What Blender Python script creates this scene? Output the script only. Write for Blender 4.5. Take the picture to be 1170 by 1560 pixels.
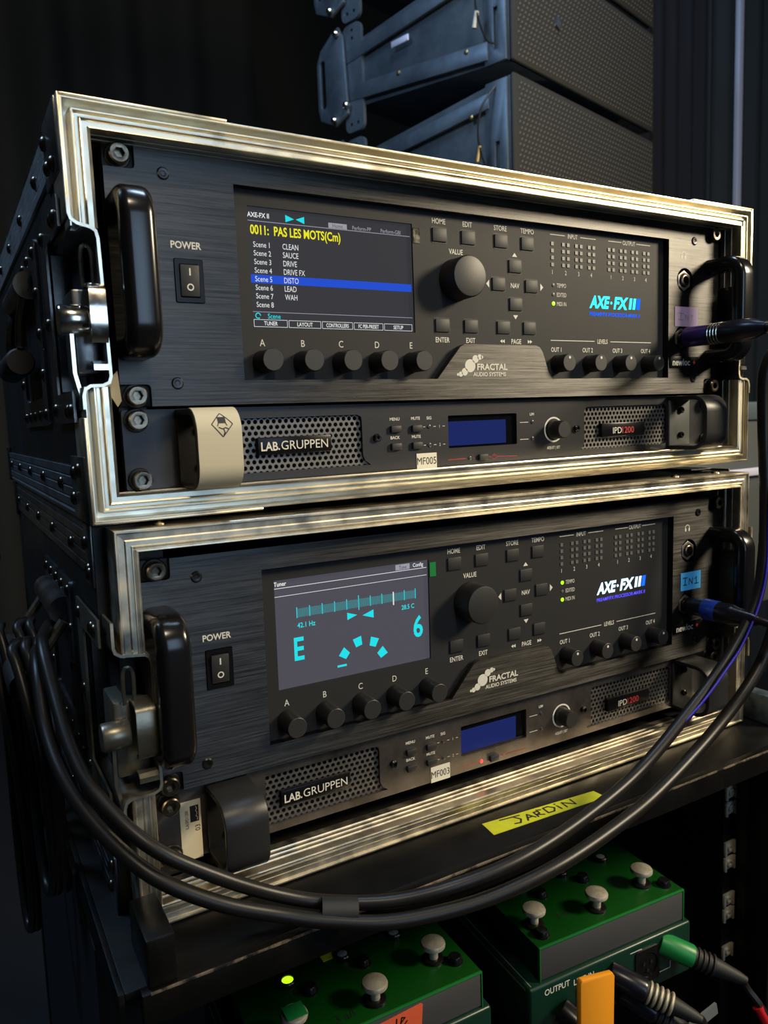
import bpy, bmesh, math, random
from mathutils import Vector, Matrix, Euler
random.seed(7)
for o in list(bpy.data.objects): bpy.data.objects.remove(o)
S = 0.001                                     # everything below is written in millimetres
C = bpy.context.scene.collection
scn = bpy.context.scene
# ------------------------------------------------------------------ camera
cd = bpy.data.cameras.new('camera'); cam = bpy.data.objects.new('camera', cd); C.objects.link(cam)
r0 = Vector((0.8622909, -0.50496368, -0.03828946)); u0 = Vector((0.09394226, 0.08520472, 0.9919249)); f0 = Vector((0.4976236, 0.85892482, -0.12090868))
M = Matrix(((r0.x, u0.x, -f0.x), (r0.y, u0.y, -f0.y), (r0.z, u0.z, -f0.z))).to_4x4()
M.translation = Vector((-82.699, -418.076, 33.497))*S
cam.matrix_world = M
cd.sensor_fit = 'VERTICAL'; cd.sensor_height = 24; cd.lens = 24*1154.23/1560
cd.clip_start = 0.02; cd.clip_end = 60
cd.dof.use_dof = True; cd.dof.focus_distance = 0.50; cd.dof.aperture_fstop = cd.lens/1.7
scn.camera = cam
# ------------------------------------------------------------------ world and light
w = bpy.data.worlds.new('hall_dark'); scn.world = w; w.use_nodes = True
bg = w.node_tree.nodes['Background']; bg.inputs[0].default_value = (0.55, 0.75, 1.0, 1); bg.inputs[1].default_value = 0.016
def area(name, loc, target, size, power, col, sy=None):
    l = bpy.data.lights.new(name, 'AREA'); l.energy = power; l.color = col; l.size = size*S
    if sy: l.shape = 'RECTANGLE'; l.size_y = sy*S
    o = bpy.data.objects.new(name, l); C.objects.link(o); o.location = Vector(loc)*S
    o.rotation_euler = (Vector(target)-Vector(loc)).to_track_quat('-Z', 'Y').to_euler(); return o
area('work_light', (1560, -980, 760), (300, 0, 60), 360, 38, (1.0, 0.85, 0.60))
area('truss_light', (60, -1150, 1500), (240, 0, 0), 220, 11, (1.0, 0.85, 0.62))
area('stage_wash', (330, -1700, 330), (150, 0, 50), 500, 5.2, (0.50, 0.72, 1.0), 900)
area('side_wash', (-1000, 800, 1900), (0, 300, 100), 600, 22, (0.42, 0.66, 1.0))
area('rear_wash', (600, 100, 2200), (1100, 1100, 800), 500, 22, (0.55, 0.75, 1.0))
scn.view_settings.view_transform = 'Standard'; scn.view_settings.look = 'None'
scn.view_settings.gamma = 1; scn.view_settings.use_curve_mapping = False
scn.view_settings.exposure = 0.0
# ------------------------------------------------------------------ materials
MAT = {}
def mat(name, col=(0.5, 0.5, 0.5), rough=0.5, metal=0.0, emit=None, es=1.0, noise=None, bump=None, aniso=0, coat=0, streak=None, spec=None, rvar=None):
    m = bpy.data.materials.new(name); m.use_nodes = True; nt = m.node_tree; b = nt.nodes['Principled BSDF']
    N = nt.nodes.new; Lk = nt.links.new
    b.inputs['Base Color'].default_value = (*col, 1); b.inputs['Roughness'].default_value = rough; b.inputs['Metallic'].default_value = metal
    if spec is not None: b.inputs['Specular IOR Level'].default_value = spec
    if coat: b.inputs['Coat Weight'].default_value = coat; b.inputs['Coat Roughness'].default_value = 0.06
    if emit: b.inputs['Emission Color'].default_value = (*emit, 1); b.inputs['Emission Strength'].default_value = es
    if emit and name[:3] in ('px_', 'log'): b.inputs['Specular IOR Level'].default_value = 0
    tc = N('ShaderNodeTexCoord')
    def ntex(scale, vec=(1, 1, 1), detail=4, rgh=0.6):
        mp = N('ShaderNodeMapping'); mp.inputs['Scale'].default_value = vec; Lk(tc.outputs['Object'], mp.inputs[0])
        t = N('ShaderNodeTexNoise'); t.inputs['Scale'].default_value = scale; t.inputs['Detail'].default_value = detail; t.inputs['Roughness'].default_value = rgh
        Lk(mp.outputs[0], t.inputs[0]); return t.outputs[0]
    if noise:                                   # (scale, other colour, low, high, vec)
        f = ntex(noise[0], noise[4] if len(noise) > 4 else (1, 1, 1), 6, 0.65)
        rp = N('ShaderNodeMapRange'); rp.inputs[1].default_value = noise[2]; rp.inputs[2].default_value = noise[3]; Lk(f, rp.inputs[0])
        mx = N('ShaderNodeMix'); mx.data_type = 'RGBA'; mx.inputs[6].default_value = (*col, 1); mx.inputs[7].default_value = (*noise[1], 1)
        Lk(rp.outputs[0], mx.inputs[0]); Lk(mx.outputs[2], b.inputs['Base Color'])
        src = mx.outputs[2]
    else: src = None
    if streak:                                  # brushed grain along x
        f = ntex(streak[0], (0.02, 1, 1), 8, 0.8)
        rp = N('ShaderNodeMapRange'); rp.inputs[1].default_value = 0.3; rp.inputs[2].default_value = 0.7
        rp.inputs[3].default_value = 1-streak[1]; rp.inputs[4].default_value = 1+streak[1]; Lk(f, rp.inputs[0])
        mm = N('ShaderNodeMix'); mm.data_type = 'RGBA'; mm.blend_type = 'MULTIPLY'; mm.inputs[0].default_value = 1
        mm.inputs[6].default_value = (*col, 1)
        if src: Lk(src, mm.inputs[6])
        Lk(rp.outputs[0], mm.inputs[7]); Lk(mm.outputs[2], b.inputs['Base Color'])
        r2 = N('ShaderNodeMapRange'); r2.inputs[1].default_value = 0.3; r2.inputs[2].default_value = 0.7
        r2.inputs[3].default_value = rough*0.8; r2.inputs[4].default_value = rough*1.25; Lk(f, r2.inputs[0]); Lk(r2.outputs[0], b.inputs['Roughness'])
        bp = N('ShaderNodeBump'); bp.inputs['Strength'].default_value = streak[2]; bp.inputs['Distance'].default_value = 0.0002; Lk(f, bp.inputs['Height']); Lk(bp.outputs[0], b.inputs['Normal'])
    if aniso:
        b.inputs['Anisotropic'].default_value = aniso; b.inputs['Anisotropic Rotation'].default_value = 0.25
        tg = N('ShaderNodeTangent'); tg.direction_type = 'RADIAL'; tg.axis = 'Z'; Lk(tg.outputs[0], b.inputs['Tangent'])
    if rvar:
        f = ntex(rvar[0], (1, 1, 1), 5)
        r3 = N('ShaderNodeMapRange'); r3.inputs[1].default_value = 0.35; r3.inputs[2].default_value = 0.65; r3.inputs[3].default_value = rvar[1]; r3.inputs[4].default_value = rvar[2]
        Lk(f, r3.inputs[0]); Lk(r3.outputs[0], b.inputs['Roughness'])
    if bump:
        f = ntex(bump[0], bump[2] if len(bump) > 2 else (1, 1, 1), 6)
        bp = N('ShaderNodeBump'); bp.inputs['Strength'].default_value = bump[1]; bp.inputs['Distance'].default_value = 0.0005; Lk(f, bp.inputs['Height']); Lk(bp.outputs[0], b.inputs['Normal'])
    MAT[name] = m; return m
mat('aluminium', (0.90, 0.83, 0.66), 0.34, 1.0, noise=(26, (0.42, 0.37, 0.30), 0.60, 0.80), rvar=(60, 0.28, 0.42), bump=(140, 0.03))
mat('aluminium_worn', (0.78, 0.71, 0.56), 0.38, 1.0, noise=(42, (0.38, 0.34, 0.28), 0.48, 0.74), rvar=(70, 0.30, 0.5), bump=(160, 0.05))
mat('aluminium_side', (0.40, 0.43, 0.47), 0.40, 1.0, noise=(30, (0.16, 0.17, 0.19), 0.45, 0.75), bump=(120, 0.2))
mat('aluminium_top', (0.72, 0.76, 0.80), 0.42, 1.0, noise=(30, (0.36, 0.38, 0.42), 0.45, 0.75), bump=(120, 0.1))  # lighter copy of aluminium_side, blue light from above put into the colour
mat('steel_plate', (0.33, 0.33, 0.33), 0.32, 1.0, noise=(40, (0.10, 0.10, 0.10), 0.4, 0.7), bump=(150, 0.12))
mat('chrome', (0.80, 0.76, 0.66), 0.13, 1.0, rvar=(90, 0.08, 0.25))
mat('latch_steel', (0.28, 0.25, 0.185), 0.34, 0.75, noise=(60, (0.2, 0.17, 0.12), 0.45, 0.7), bump=(200, 0.2))
mat('laminate', (0.010, 0.010, 0.010), 0.42, 0.0, bump=(900, 0.15), rvar=(12, 0.33, 0.55))
mat('inner_black', (0.010, 0.010, 0.012), 0.55, 0.0)
mat('brushed_black', (0.086, 0.084, 0.082), 0.40, 1.0, streak=(1000, 0.60, 0.35), aniso=0.7)
mat('pocket_black', (0.012, 0.012, 0.013), 0.42, 0.3)
mat('panel_matte', (0.024, 0.024, 0.025), 0.55, 0.0, bump=(3000, 0.15), spec=0.25)
mat('amp_face', (0.055, 0.055, 0.058), 0.42, 0.85, bump=(1500, 0.15))
mat('amp_face_worn', (0.17, 0.15, 0.14), 0.42, 0.85, noise=(22, (0.07, 0.06, 0.055), 0.40, 0.68), bump=(1500, 0.15))
mat('mesh_metal', (0.20, 0.19, 0.18), 0.45, 0.8)
mat('black_gloss', (0.006, 0.006, 0.007), 0.28, 0.0, spec=0.2)
mat('handle_black', (0.007, 0.007, 0.008), 0.20, 0.0)
mat('bracket_black', (0.020, 0.020, 0.021), 0.38, 0.0, bump=(2500, 0.12))
mat('knob_black', (0.014, 0.014, 0.015), 0.42, 0.0, bump=(1200, 0.08))
mat('knob_cap', (0.026, 0.0255, 0.025), 0.45, 0.0, bump=(1600, 0.1))
mat('button_black', (0.019, 0.019, 0.0195), 0.55, 0.0)
mat('bolt_steel', (0.20, 0.165, 0.12), 0.28, 1.0, noise=(300, (0.10, 0.09, 0.08), 0.45, 0.65))
mat('bolt_dark', (0.05, 0.05, 0.05), 0.3, 0.9)
mat('print_white', (0.72, 0.70, 0.62), 0.6, 0.0)
mat('print_red', (0.42, 0.03, 0.03), 0.5)
mat('print_black', (0.012, 0.012, 0.015), 0.5)
mat('print_dim', (0.20, 0.20, 0.20), 0.5)
mat('label_cream', (0.62, 0.56, 0.40), 0.55)
mat('label_white', (0.75, 0.72, 0.60), 0.55)
mat('tape_blue', (0.05, 0.38, 0.85), 0.6, bump=(600, 0.1))
mat('tape_lilac', (0.36, 0.26, 0.42), 0.6, bump=(600, 0.1))
mat('tape_yellow', (0.62, 0.66, 0.02), 0.55, bump=(300, 0.1), noise=(50, (0.50, 0.52, 0.02), 0.4, 0.7))
mat('tape_orange', (0.85, 0.13, 0.05), 0.55)
mat('tape_torn', (0.30, 0.26, 0.17), 0.7, bump=(200, 0.4))
mat('screen_glass', (0.012, 0.012, 0.016), 0.10, 0.0, emit=(0.036, 0.037, 0.042), es=0.9)
mat('screen_glass_tuner', (0.012, 0.012, 0.016), 0.12, 0.0, emit=(0.085, 0.082, 0.105), es=0.8)
mat('lcd_blue', (0.006, 0.010, 0.05), 0.12, 0.0, emit=(0.010, 0.018, 0.12), es=0.7)
mat('lcd_frame', (0.004, 0.004, 0.005), 0.10, 0.0)
mat('px_white', (0, 0, 0), 0.5, emit=(0.85, 0.88, 0.85), es=0.9)
mat('px_dim', (0, 0, 0), 0.5, emit=(0.36, 0.36, 0.42), es=0.9)
mat('px_yellow', (0, 0, 0), 0.5, emit=(0.85, 0.80, 0.02), es=1.0)
mat('px_blue', (0, 0, 0), 0.5, emit=(0.02, 0.08, 0.62), es=1.0)
mat('px_cyan', (0, 0, 0), 0.5, emit=(0.02, 0.75, 0.82), es=1.0)
mat('px_teal', (0, 0, 0), 0.5, emit=(0.05, 0.32, 0.35), es=1.0)
mat('logo_cyan', (0, 0, 0), 0.5, emit=(0.05, 0.85, 1.0), es=1.7)
mat('logo_ice', (0, 0, 0), 0.5, emit=(0.55, 0.85, 1.0), es=2.0)
mat('logo_blue', (0, 0, 0), 0.5, emit=(0.01, 0.12, 0.95), es=1.6)
mat('logo_violet', (0, 0, 0), 0.5, emit=(0.10, 0.08, 0.95), es=1.6)
mat('led_green', (0, 0, 0), 0.4, emit=(0.42, 0.90, 0.01), es=1.6)
mat('led_red', (0, 0, 0), 0.4, emit=(1.0, 0.03, 0.03), es=3.5)
mat('led_off', (0.13, 0.13, 0.125), 0.4)
mat('lens_clear', (0.30, 0.29, 0.26), 0.15)
mat('led_dark', (0.05, 0.05, 0.05), 0.25)
mat('cable_black', (0.010, 0.009, 0.008), 0.38, 0.0, spec=0.35, bump=(700, 0.06))
mat('cable_blue', (0.02, 0.01, 0.35), 0.35, 0.0)  # blue reflection on the black cable, put into a colour of its own
mat('rubber', (0.012, 0.012, 0.012), 0.6, 0.0, bump=(400, 0.2))
mat('plug_black', (0.010, 0.010, 0.018), 0.28, 0.2)
mat('plug_blue', (0.01, 0.05, 0.42), 0.32, 0.0)
mat('plug_violet', (0.06, 0.03, 0.20), 0.25, 0.4)
mat('cart_black', (0.004, 0.004, 0.004), 0.40, 0.0, noise=(16, (0.009, 0.0085, 0.0075), 0.5, 0.75), rvar=(20, 0.30, 0.55), bump=(200, 0.15), spec=0.16)
mat('cart_worn', (0.30, 0.24, 0.17), 0.45, 0.5, noise=(90, (0.02, 0.02, 0.02), 0.45, 0.6))
mat('pedal_green', (0.001, 0.050, 0.003), 0.38, 0.0, bump=(900, 0.12))
mat('pedal_lime', (0.01, 0.16, 0.03), 0.4, 0.0)
mat('pedal_front', (0.055, 0.055, 0.058), 0.6, 0.0)
mat('box_green', (0.004, 0.030, 0.018), 0.35, 0.0)
mat('switch_steel', (0.62, 0.57, 0.46), 0.45, 0.45, noise=(150, (0.4, 0.36, 0.28), 0.4, 0.7))
mat('strap_orange', (0.80, 0.30, 0.01), 0.55, bump=(60, 0.1))
mat('xlr_green', (0.01, 0.22, 0.05), 0.4)
mat('cable_red', (0.55, 0.01, 0.015), 0.4)
mat('tag_grey', (0.14, 0.16, 0.17), 0.5)
mat('speaker_box', (0.060, 0.080, 0.100), 0.5, 0.0, noise=(14, (0.03, 0.045, 0.06), 0.4, 0.7), bump=(80, 0.3))
mat('speaker_steel', (0.14, 0.18, 0.22), 0.42, 0.5, noise=(10, (0.08, 0.10, 0.13), 0.4, 0.7))
mat('grille_steel', (0.26, 0.25, 0.23), 0.42, 0.5)
mat('grille_cloth', (0.036, 0.035, 0.032), 0.8)
mat('curtain', (0.006, 0.006, 0.012), 0.85, bump=(30, 0.2))
mat('curtain_blue', (0.014, 0.020, 0.025), 0.8)
mat('curtain_dark', (0.035, 0.033, 0.026), 0.9)
mat('truss_white', (0.75, 0.76, 0.95), 0.4, 0.3)  # brightness of the light slit is put into this pale colour
mat('stage_floor', (0.01, 0.01, 0.011), 0.6)
mat('brass_pin', (0.55, 0.38, 0.16), 0.35, 1.0)
mat('clutter_grey', (0.10, 0.11, 0.11), 0.5, 0.3)
mat('cart_rail_blue', (0.16, 0.20, 0.22), 0.4, 0.6, noise=(60, (0.06, 0.08, 0.09), 0.4, 0.65))  # cart steel with cool blue light put into its colour, plus scuffs
# ------------------------------------------------------------------ object helpers
I4 = Matrix.Identity(4)
RL = Euler((-0.00034, 0.0093, -0.0024)).to_matrix().to_4x4()
UNIT = {0: I4, 1: Matrix.Translation(Vector((0.2, -4.0, -213.5))*S) @ RL}
OFF = {}                                    # object name -> its offset (mm) in its unit's frame
def meta(o, label, cat, group=None, kind=None):
    if label: o['label'] = label
    if cat: o['category'] = cat
    if group: o['group'] = group
    if kind: o['kind'] = kind
def thing(name, label, cat, origin, unit=0, group=None):
    o = bpy.data.objects.new(name, None); C.objects.link(o); o.empty_display_size = 0.01
    o.matrix_world = UNIT[unit] @ Matrix.Translation(Vector(origin)*S)
    meta(o, label, cat, group); OFF[o.name] = Vector(origin); return o
class G:
    def __init__(s): s.bm = bmesh.new()
    def addv(s, pts): return [s.bm.verts.new(p) for p in pts]
    def face(s, vs):
        try: return s.bm.faces.new(vs)
        except ValueError: return None
    def box(s, x0, x1, y0, y1, z0, z1, bev=0.0, seg=2, mtx=None):
        t = bmesh.new(); bmesh.ops.create_cube(t, size=1)
        for v in t.verts: v.co = Vector((x0+(v.co.x+.5)*(x1-x0), y0+(v.co.y+.5)*(y1-y0), z0+(v.co.z+.5)*(z1-z0)))
        if bev: bmesh.ops.bevel(t, geom=list(t.edges), offset=bev, segments=seg, profile=0.5, affect='EDGES')
        s.merge(t, mtx); return s
    def merge(s, t, mtx=None):
        mp = {}
        for v in t.verts: mp[v] = s.bm.verts.new(mtx @ v.co if mtx else v.co)
        for f in t.faces: s.face([mp[v] for v in f.verts])
        t.free()
    def prism(s, pts, a0, a1, axis='y', holes=(), bev=0.0, mtx=None):
        def to3(p, a): return {'y': (p[0], a, p[1]), 'x': (a, p[0], p[1]), 'z': (p[0], p[1], a)}[axis]
        t = bmesh.new(); es = []
        for loop in [pts]+list(holes):
            vs = [t.verts.new(to3(p, a0)) for p in loop]
            for i in range(len(vs)): es.append(t.edges.new((vs[i], vs[(i+1) % len(vs)])))
        if holes: r = bmesh.ops.triangle_fill(t, use_beauty=True, edges=es)
        else: t.faces.new([v for v in t.verts])
        if bev: outer = None
        fs = list(t.faces); r = bmesh.ops.extrude_face_region(t, geom=fs)
        d = Vector(to3((0, 0), a1))-Vector(to3((0, 0), a0))
        bmesh.ops.translate(t, verts=[v for v in r['geom'] if isinstance(v, bmesh.types.BMVert)], vec=d)
        bmesh.ops.recalc_face_normals(t, faces=list(t.faces))
        if bev:
            lim = [e for e in t.edges if len(e.link_faces) == 2 and e.calc_face_angle(0) > 0.9]
            bmesh.ops.bevel(t, geom=lim, offset=bev, segments=2, profile=0.5, affect='EDGES')
        s.merge(t, mtx); return s
    def lathe(s, prof, c, d=(0, -1, 0), seg=24):         # prof: (radius, height along d)
        d = Vector(d).normalized(); q = Vector((0, 0, 1)).rotation_difference(d); c = Vector(c); rings = []
        for r, h in prof:
            if r < 1e-6: rings.append([s.bm.verts.new(c+d*h)])
            else: rings.append([s.bm.verts.new(c+d*h+q @ Vector((r*math.cos(2*math.pi*k/seg), r*math.sin(2*math.pi*k/seg), 0))) for k in range(seg)])
        for A, B in zip(rings, rings[1:]):
            for k in range(seg):
                a, b = A[k % len(A)], A[(k+1) % len(A)]; e, f = B[k % len(B)], B[(k+1) % len(B)]
                if len(A) == 1 and len(B) == 1: break
                if len(A) == 1: s.face([a, f, e])
                elif len(B) == 1: s.face([a, b, e])
                else: s.face([a, b, f, e])
        if len(rings[0]) > 1: s.face(rings[0][::-1])
        if len(rings[-1]) > 1: s.face(rings[-1])
        return s
    def tube(s, pts, r, seg=12, smooth=0, closed=False, flat=1.0):
        P = [Vector(p) for p in pts]
        if smooth: P = spline(P, smooth, closed)
        n = len(P); rad = r if callable(r) else (lambda t: r); rings = []; nrm = None
        for i, p in enumerate(P):
            if closed: tg = (P[(i+1) % n]-P[i-1])
            else: tg = P[min(i+1, n-1)]-P[max(i-1, 0)]
            if tg.length < 1e-9: tg = Vector((0, 0, 1))
            tg.normalize()
            if nrm is None:
                nrm = tg.cross(Vector((0, 0, 1)) if abs(tg.z) < .9 else Vector((1, 0, 0))).normalized()
            nrm = (nrm-tg*nrm.dot(tg)).normalized(); b = tg.cross(nrm); rr = rad(i/max(1, n-1))
            rings.append([s.bm.verts.new(p+nrm*(rr*math.cos(2*math.pi*k/seg))+b*(rr*flat*math.sin(2*math.pi*k/seg))) for k in range(seg)])
        m = n if closed else n-1
        for i in range(m):
            A, B = rings[i], rings[(i+1) % n]
            for k in range(seg): s.face([A[k], A[(k+1) % seg], B[(k+1) % seg], B[k]])
        if not closed: s.face(rings[0][::-1]); s.face(rings[-1])
        return s
    def sheet(s, path, a0, a1, th, axis='y'):            # bent sheet: polyline path extruded along axis with thickness
        P = [Vector((p[0], p[1])) for p in path]; L_ = []; R_ = []
        for i, p in enumerate(P):
            t1 = (P[i]-P[i-1]).normalized() if i else (P[1]-P[0]).normalized()
            t2 = (P[i+1]-P[i]).normalized() if i < len(P)-1 else t1
            t = (t1+t2).normalized(); n = Vector((-t.y, t.x))/max(0.4, (t.dot(t1)))
            L_.append(tuple(p+n*th/2)); R_.append(tuple(p-n*th/2))
        k = len(P)
        def to3(p, a): return {'y': (p[0], a, p[1]), 'x': (a, p[0], p[1]), 'z': (p[0], p[1], a)}[axis]
        A = s.addv([to3(p, a0) for p in L_]); B = s.addv([to3(p, a0) for p in R_]); D = s.addv([to3(p, a1) for p in L_]); E_ = s.addv([to3(p, a1) for p in R_])
        for i in range(k-1):
            s.face([A[i], A[i+1], D[i+1], D[i]]); s.face([B[i+1], B[i], E_[i], E_[i+1]])
            s.face([A[i+1], A[i], B[i], B[i+1]]); s.face([D[i], D[i+1], E_[i+1], E_[i]])
        s.face([A[0], D[0], E_[0], B[0]]); s.face([A[-1], B[-1], E_[-1], D[-1]])
        return s
    def text(s, txt, x, z, h, y=-0.12, align='c', sx=0.86, shear=0.0, bold=0.0, rot=0.0, frame=None, sp=1.0):
        vs, fs, wd = glyphs(txt, bold, sp)
        k = h/0.70; ox = {'c': -wd/2, 'l': 0, 'r': -wd}[align]; cr, sr = math.cos(rot), math.sin(rot); out = []
        for (a, b) in vs:
            u = (a+ox)*k*sx+shear*(b*k); v = (b-0.35)*k
            u, v = u*cr-v*sr, u*sr+v*cr
            out.append(s.bm.verts.new(frame(x+u, z+v) if frame else (x+u, y, z+v)))
        for f in fs: s.face([out[i] for i in f])
        return s
    def flat(s, pts, y=-0.12, frame=None):
        s.face(s.addv([frame(*p) if frame else (p[0], y, p[1]) for p in pts])); return s
    def line(s, x0, z0, x1, z1, wd, y=-0.12, frame=None):
        if frame and math.hypot(x1-x0, z1-z0) > 2.2:
            k = int(math.hypot(x1-x0, z1-z0)/1.1)
            for i in range(k): s.line(x0+(x1-x0)*i/k, z0+(z1-z0)*i/k, x0+(x1-x0)*(i+1)/k, z0+(z1-z0)*(i+1)/k, wd, y, frame)
            return s
        d = Vector((x1-x0, z1-z0)).normalized(); n = Vector((-d.y, d.x))*wd/2
        return s.flat([(x0+n.x, z0+n.y), (x0-n.x, z0-n.y), (x1-n.x, z1-n.y), (x1+n.x, z1+n.y)], y, frame)
    def stroke(s, pts, wd, y=-0.12, frame=None):
        for a, b in zip(pts, pts[1:]): s.line(a[0], a[1], b[0], b[1], wd, y, frame)
        for p in pts: s.disc(p[0], p[1], wd/2, y, 8, frame)
        return s
    def disc(s, x, z, r, y=-0.12, seg=20, frame=None, sx=1.0):
        return s.flat([(x+sx*r*math.cos(-2*math.pi*k/seg), z+r*math.sin(-2*math.pi*k/seg)) for k in range(seg)], y, frame)
    def mesh(s, name, m, origin=(0, 0, 0), smooth=35, recalc=True):
        o = Vector(origin)
        if recalc: bmesh.ops.recalc_face_normals(s.bm, faces=list(s.bm.faces))
        for v in s.bm.verts: v.co = (v.co-o)*S
        me = bpy.data.meshes.new(name); s.bm.to_mesh(me); s.bm.free()
        me.materials.append(MAT[m])
        if smooth:
            me.polygons.foreach_set('use_smooth', [True]*len(me.polygons)); me.set_sharp_from_angle(angle=math.radians(smooth))
        return me
    def part(s, name, m, parent, label=None, kind=None, smooth=35, origin=None):
        po = OFF[parent.name]; og = Vector(origin) if origin is not None else po
        return place(name, s.mesh(name, m, og, smooth), parent, og, label=label, kind=kind)
    def top(s, name, m, label, cat, origin, unit=0, group=None, kind=None, smooth=35):
        o = bpy.data.objects.new(name, s.mesh(name, m, origin, smooth)); C.objects.link(o)
        o.matrix_world = UNIT[unit] @ Matrix.Translation(Vector(origin)*S); OFF[o.name] = Vector(origin)
        meta(o, label, cat, group, kind); return o
def place(name, me, parent, at, rot=None, label=None, kind=None):
    o = bpy.data.objects.new(name, me); C.objects.link(o); o.parent = parent
    o.location = (Vector(at)-OFF[parent.name])*S
    if rot: o.rotation_euler = rot
    OFF[o.name] = Vector(at); meta(o, label, None, None, kind); return o
def spline(P, n, closed=False):
    out = []; m = len(P)
    rng = range(m) if closed else range(m-1)
    for i in rng:
        if closed: a, b, c, d = P[i-1], P[i], P[(i+1) % m], P[(i+2) % m]
        else: a, b, c, d = P[max(i-1, 0)], P[i], P[i+1], P[min(i+2, m-1)]
        for k in range(n):
            t = k/n
            out.append(0.5*((2*b)+(c-a)*t+(2*a-5*b+4*c-d)*t*t+(3*b-a-3*c+d)*t**3))
    if not closed: out.append(P[-1])
    return out
_gc = {}
def glyphs(txt, bold, sp=1.0):
    k = (txt, bold, sp)
    if k not in _gc:
        cu = bpy.data.curves.new('t', 'FONT'); cu.body = txt; cu.resolution_u = 3; cu.offset = bold; cu.space_character = sp
        ob = bpy.data.objects.new('t', cu); C.objects.link(ob)
        me = bpy.data.meshes.new_from_object(ob.evaluated_get(bpy.context.evaluated_depsgraph_get()))
        vs = [(v.co.x, v.co.y) for v in me.vertices]; fs = [list(p.vertices) for p in me.polygons]
        x0 = min(v[0] for v in vs); x1 = max(v[0] for v in vs)
        _gc[k] = ([(a-x0, b) for a, b in vs], fs, x1-x0)
        bpy.data.objects.remove(ob); bpy.data.curves.remove(cu); bpy.data.meshes.remove(me)
    return _gc[k]
def rrect(x0, x1, z0, z1, r, n=5):
    out = []
    for cx, cz, a in ((x1-r, z1-r, 0), (x0+r, z1-r, 90), (x0+r, z0+r, 180), (x1-r, z0+r, 270)):
        for k in range(n+1):
            t = math.radians(a+90*k/n); out.append((cx+r*math.cos(t), cz+r*math.sin(t)))
    return out
def ring(x, z, r, n=24): return [(x+r*math.cos(2*math.pi*k/n), z+r*math.sin(2*math.pi*k/n)) for k in range(n)]
# shared small meshes
def bolt_mesh(name, r, hgt, sock, m):          # socket head cap screw, head towards -y, base at origin
    g = G(); hexr = sock
    g.lathe([(r, 0), (r, hgt-0.7), (r-0.7, hgt), (hexr+0.5, hgt)], (0, 0, 0), seg=24)
    g.bm.faces.ensure_lookup_table()
    top = g.bm.faces[-1]; g.bm.faces.remove(top)
    g.bm.verts.ensure_lookup_table(); rimv = list(g.bm.verts)[-24:]
    q = Vector((0, 0, 1)).rotation_difference(Vector((0, -1, 0)))
    def hx(k, rr): a = 2*math.pi*k/24; f = math.cos(math.pi/6)/math.cos((a % (math.pi/3))-math.pi/6); return q @ Vector((rr*f*math.cos(a), rr*f*math.sin(a), 0))
    A = g.addv([hx(k, hexr)+Vector((0, -hgt+0.1, 0)) for k in range(24)]); B = g.addv([hx(k, hexr*0.95)+Vector((0, -hgt+hgt*0.55, 0)) for k in range(24)])
    for k in range(24):
        j = (k+1) % 24; g.face([rimv[k], rimv[j], A[j], A[k]]); g.face([A[k], A[j], B[j], B[k]])
    g.face(B)
    return g.mesh(name, m, smooth=30)
BOLT = bolt_mesh('rack_bolt_mesh', 5.2, 6.6, 2.7, 'bolt_steel')
BOLT_D = bolt_mesh('panel_screw_mesh', 3.3, 0.9, 1.3, 'bolt_dark')
BOLT_S = bolt_mesh('small_screw_mesh', 2.6, 2.4, 1.2, 'bolt_dark')
WASH = G().lathe([(6.5, 0), (6.5, 1.0), (6.0, 1.6), (4, 1.6)], (0, 0, 0), seg=24).mesh('cup_washer_mesh', 'pocket_black')
RIVX = G().lathe([(3.9, 0), (3.7, 0.6), (2.8, 1.5), (1.4, 2.0), (0, 2.15)], (0, 0, 0), (-1, 0, 0), seg=14).mesh('rivet_side_mesh', 'bolt_steel')
RIVZ = G().lathe([(3.4, 0), (3.2, 0.7), (2.3, 1.5), (1.1, 2.0), (0, 2.1)], (0, 0, 0), (0, 0, 1), seg=14).mesh('rivet_up_mesh', 'chrome')
# ------------------------------------------------------------------ the hall around: structure
def struct(g, name, m, smooth=35):
    o = g.top(name, m, None, None, (0, 0, 0), smooth=smooth); o['kind'] = 'structure'; return o
struct(G().box(-3500, 5500, -3000, 5000, -1120, -1100), 'floor', 'stage_floor')
struct(G().box(-3500, 5500, 5000, 5040, -1100, 3600), 'wall_back', 'curtain_dark')
struct(G().box(-3540, -3500, -3000, 5000, -1100, 3600), 'wall_left', 'curtain_dark')
def curtain(name, label, x0, y0, x1, y1, z0, z1, n, amp, m, thk=6):
    a = Vector((x0, y0)); b = Vector((x1, y1)); d = (b-a); ln = d.length; nn = Vector((-d.y, d.x)).normalized(); P = []
    for i in range(n*8+1):
        t = i/(n*8); P.append(tuple(a+d*t+nn*amp*(math.sin(t*n*2*math.pi)+0.35*math.sin(t*n*5.1+1)) ))
    g = G(); g.sheet(P, z0, z1, thk, 'z'); g.top(name, m, label, 'curtain', (x0, y0, z0), smooth=60)
curtain('stage_curtain', 'dark folded stage curtain right behind the loudspeaker stack', 1960, 1520, 2475, 1520, -1100, 2700, 7, 14, 'curtain')
curtain('stage_curtain', 'greyish blue curtain panel beside the slit of light, right of the dark curtain', 2485, 1500, 2605, 1500, -1100, 2700, 1, 14, 'curtain_blue')
curtain('stage_curtain', 'dark teal curtain at the far right edge behind the flight cases', 2650, 1510, 4200, 1500, -1100, 2700, 12, 22, 'curtain_blue')
curtain('stage_curtain', 'almost black curtain on the left behind the upper flight case', -1600, 3800, 1800, 4200, -1100, 3400, 9, 60, 'curtain_dark')
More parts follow.
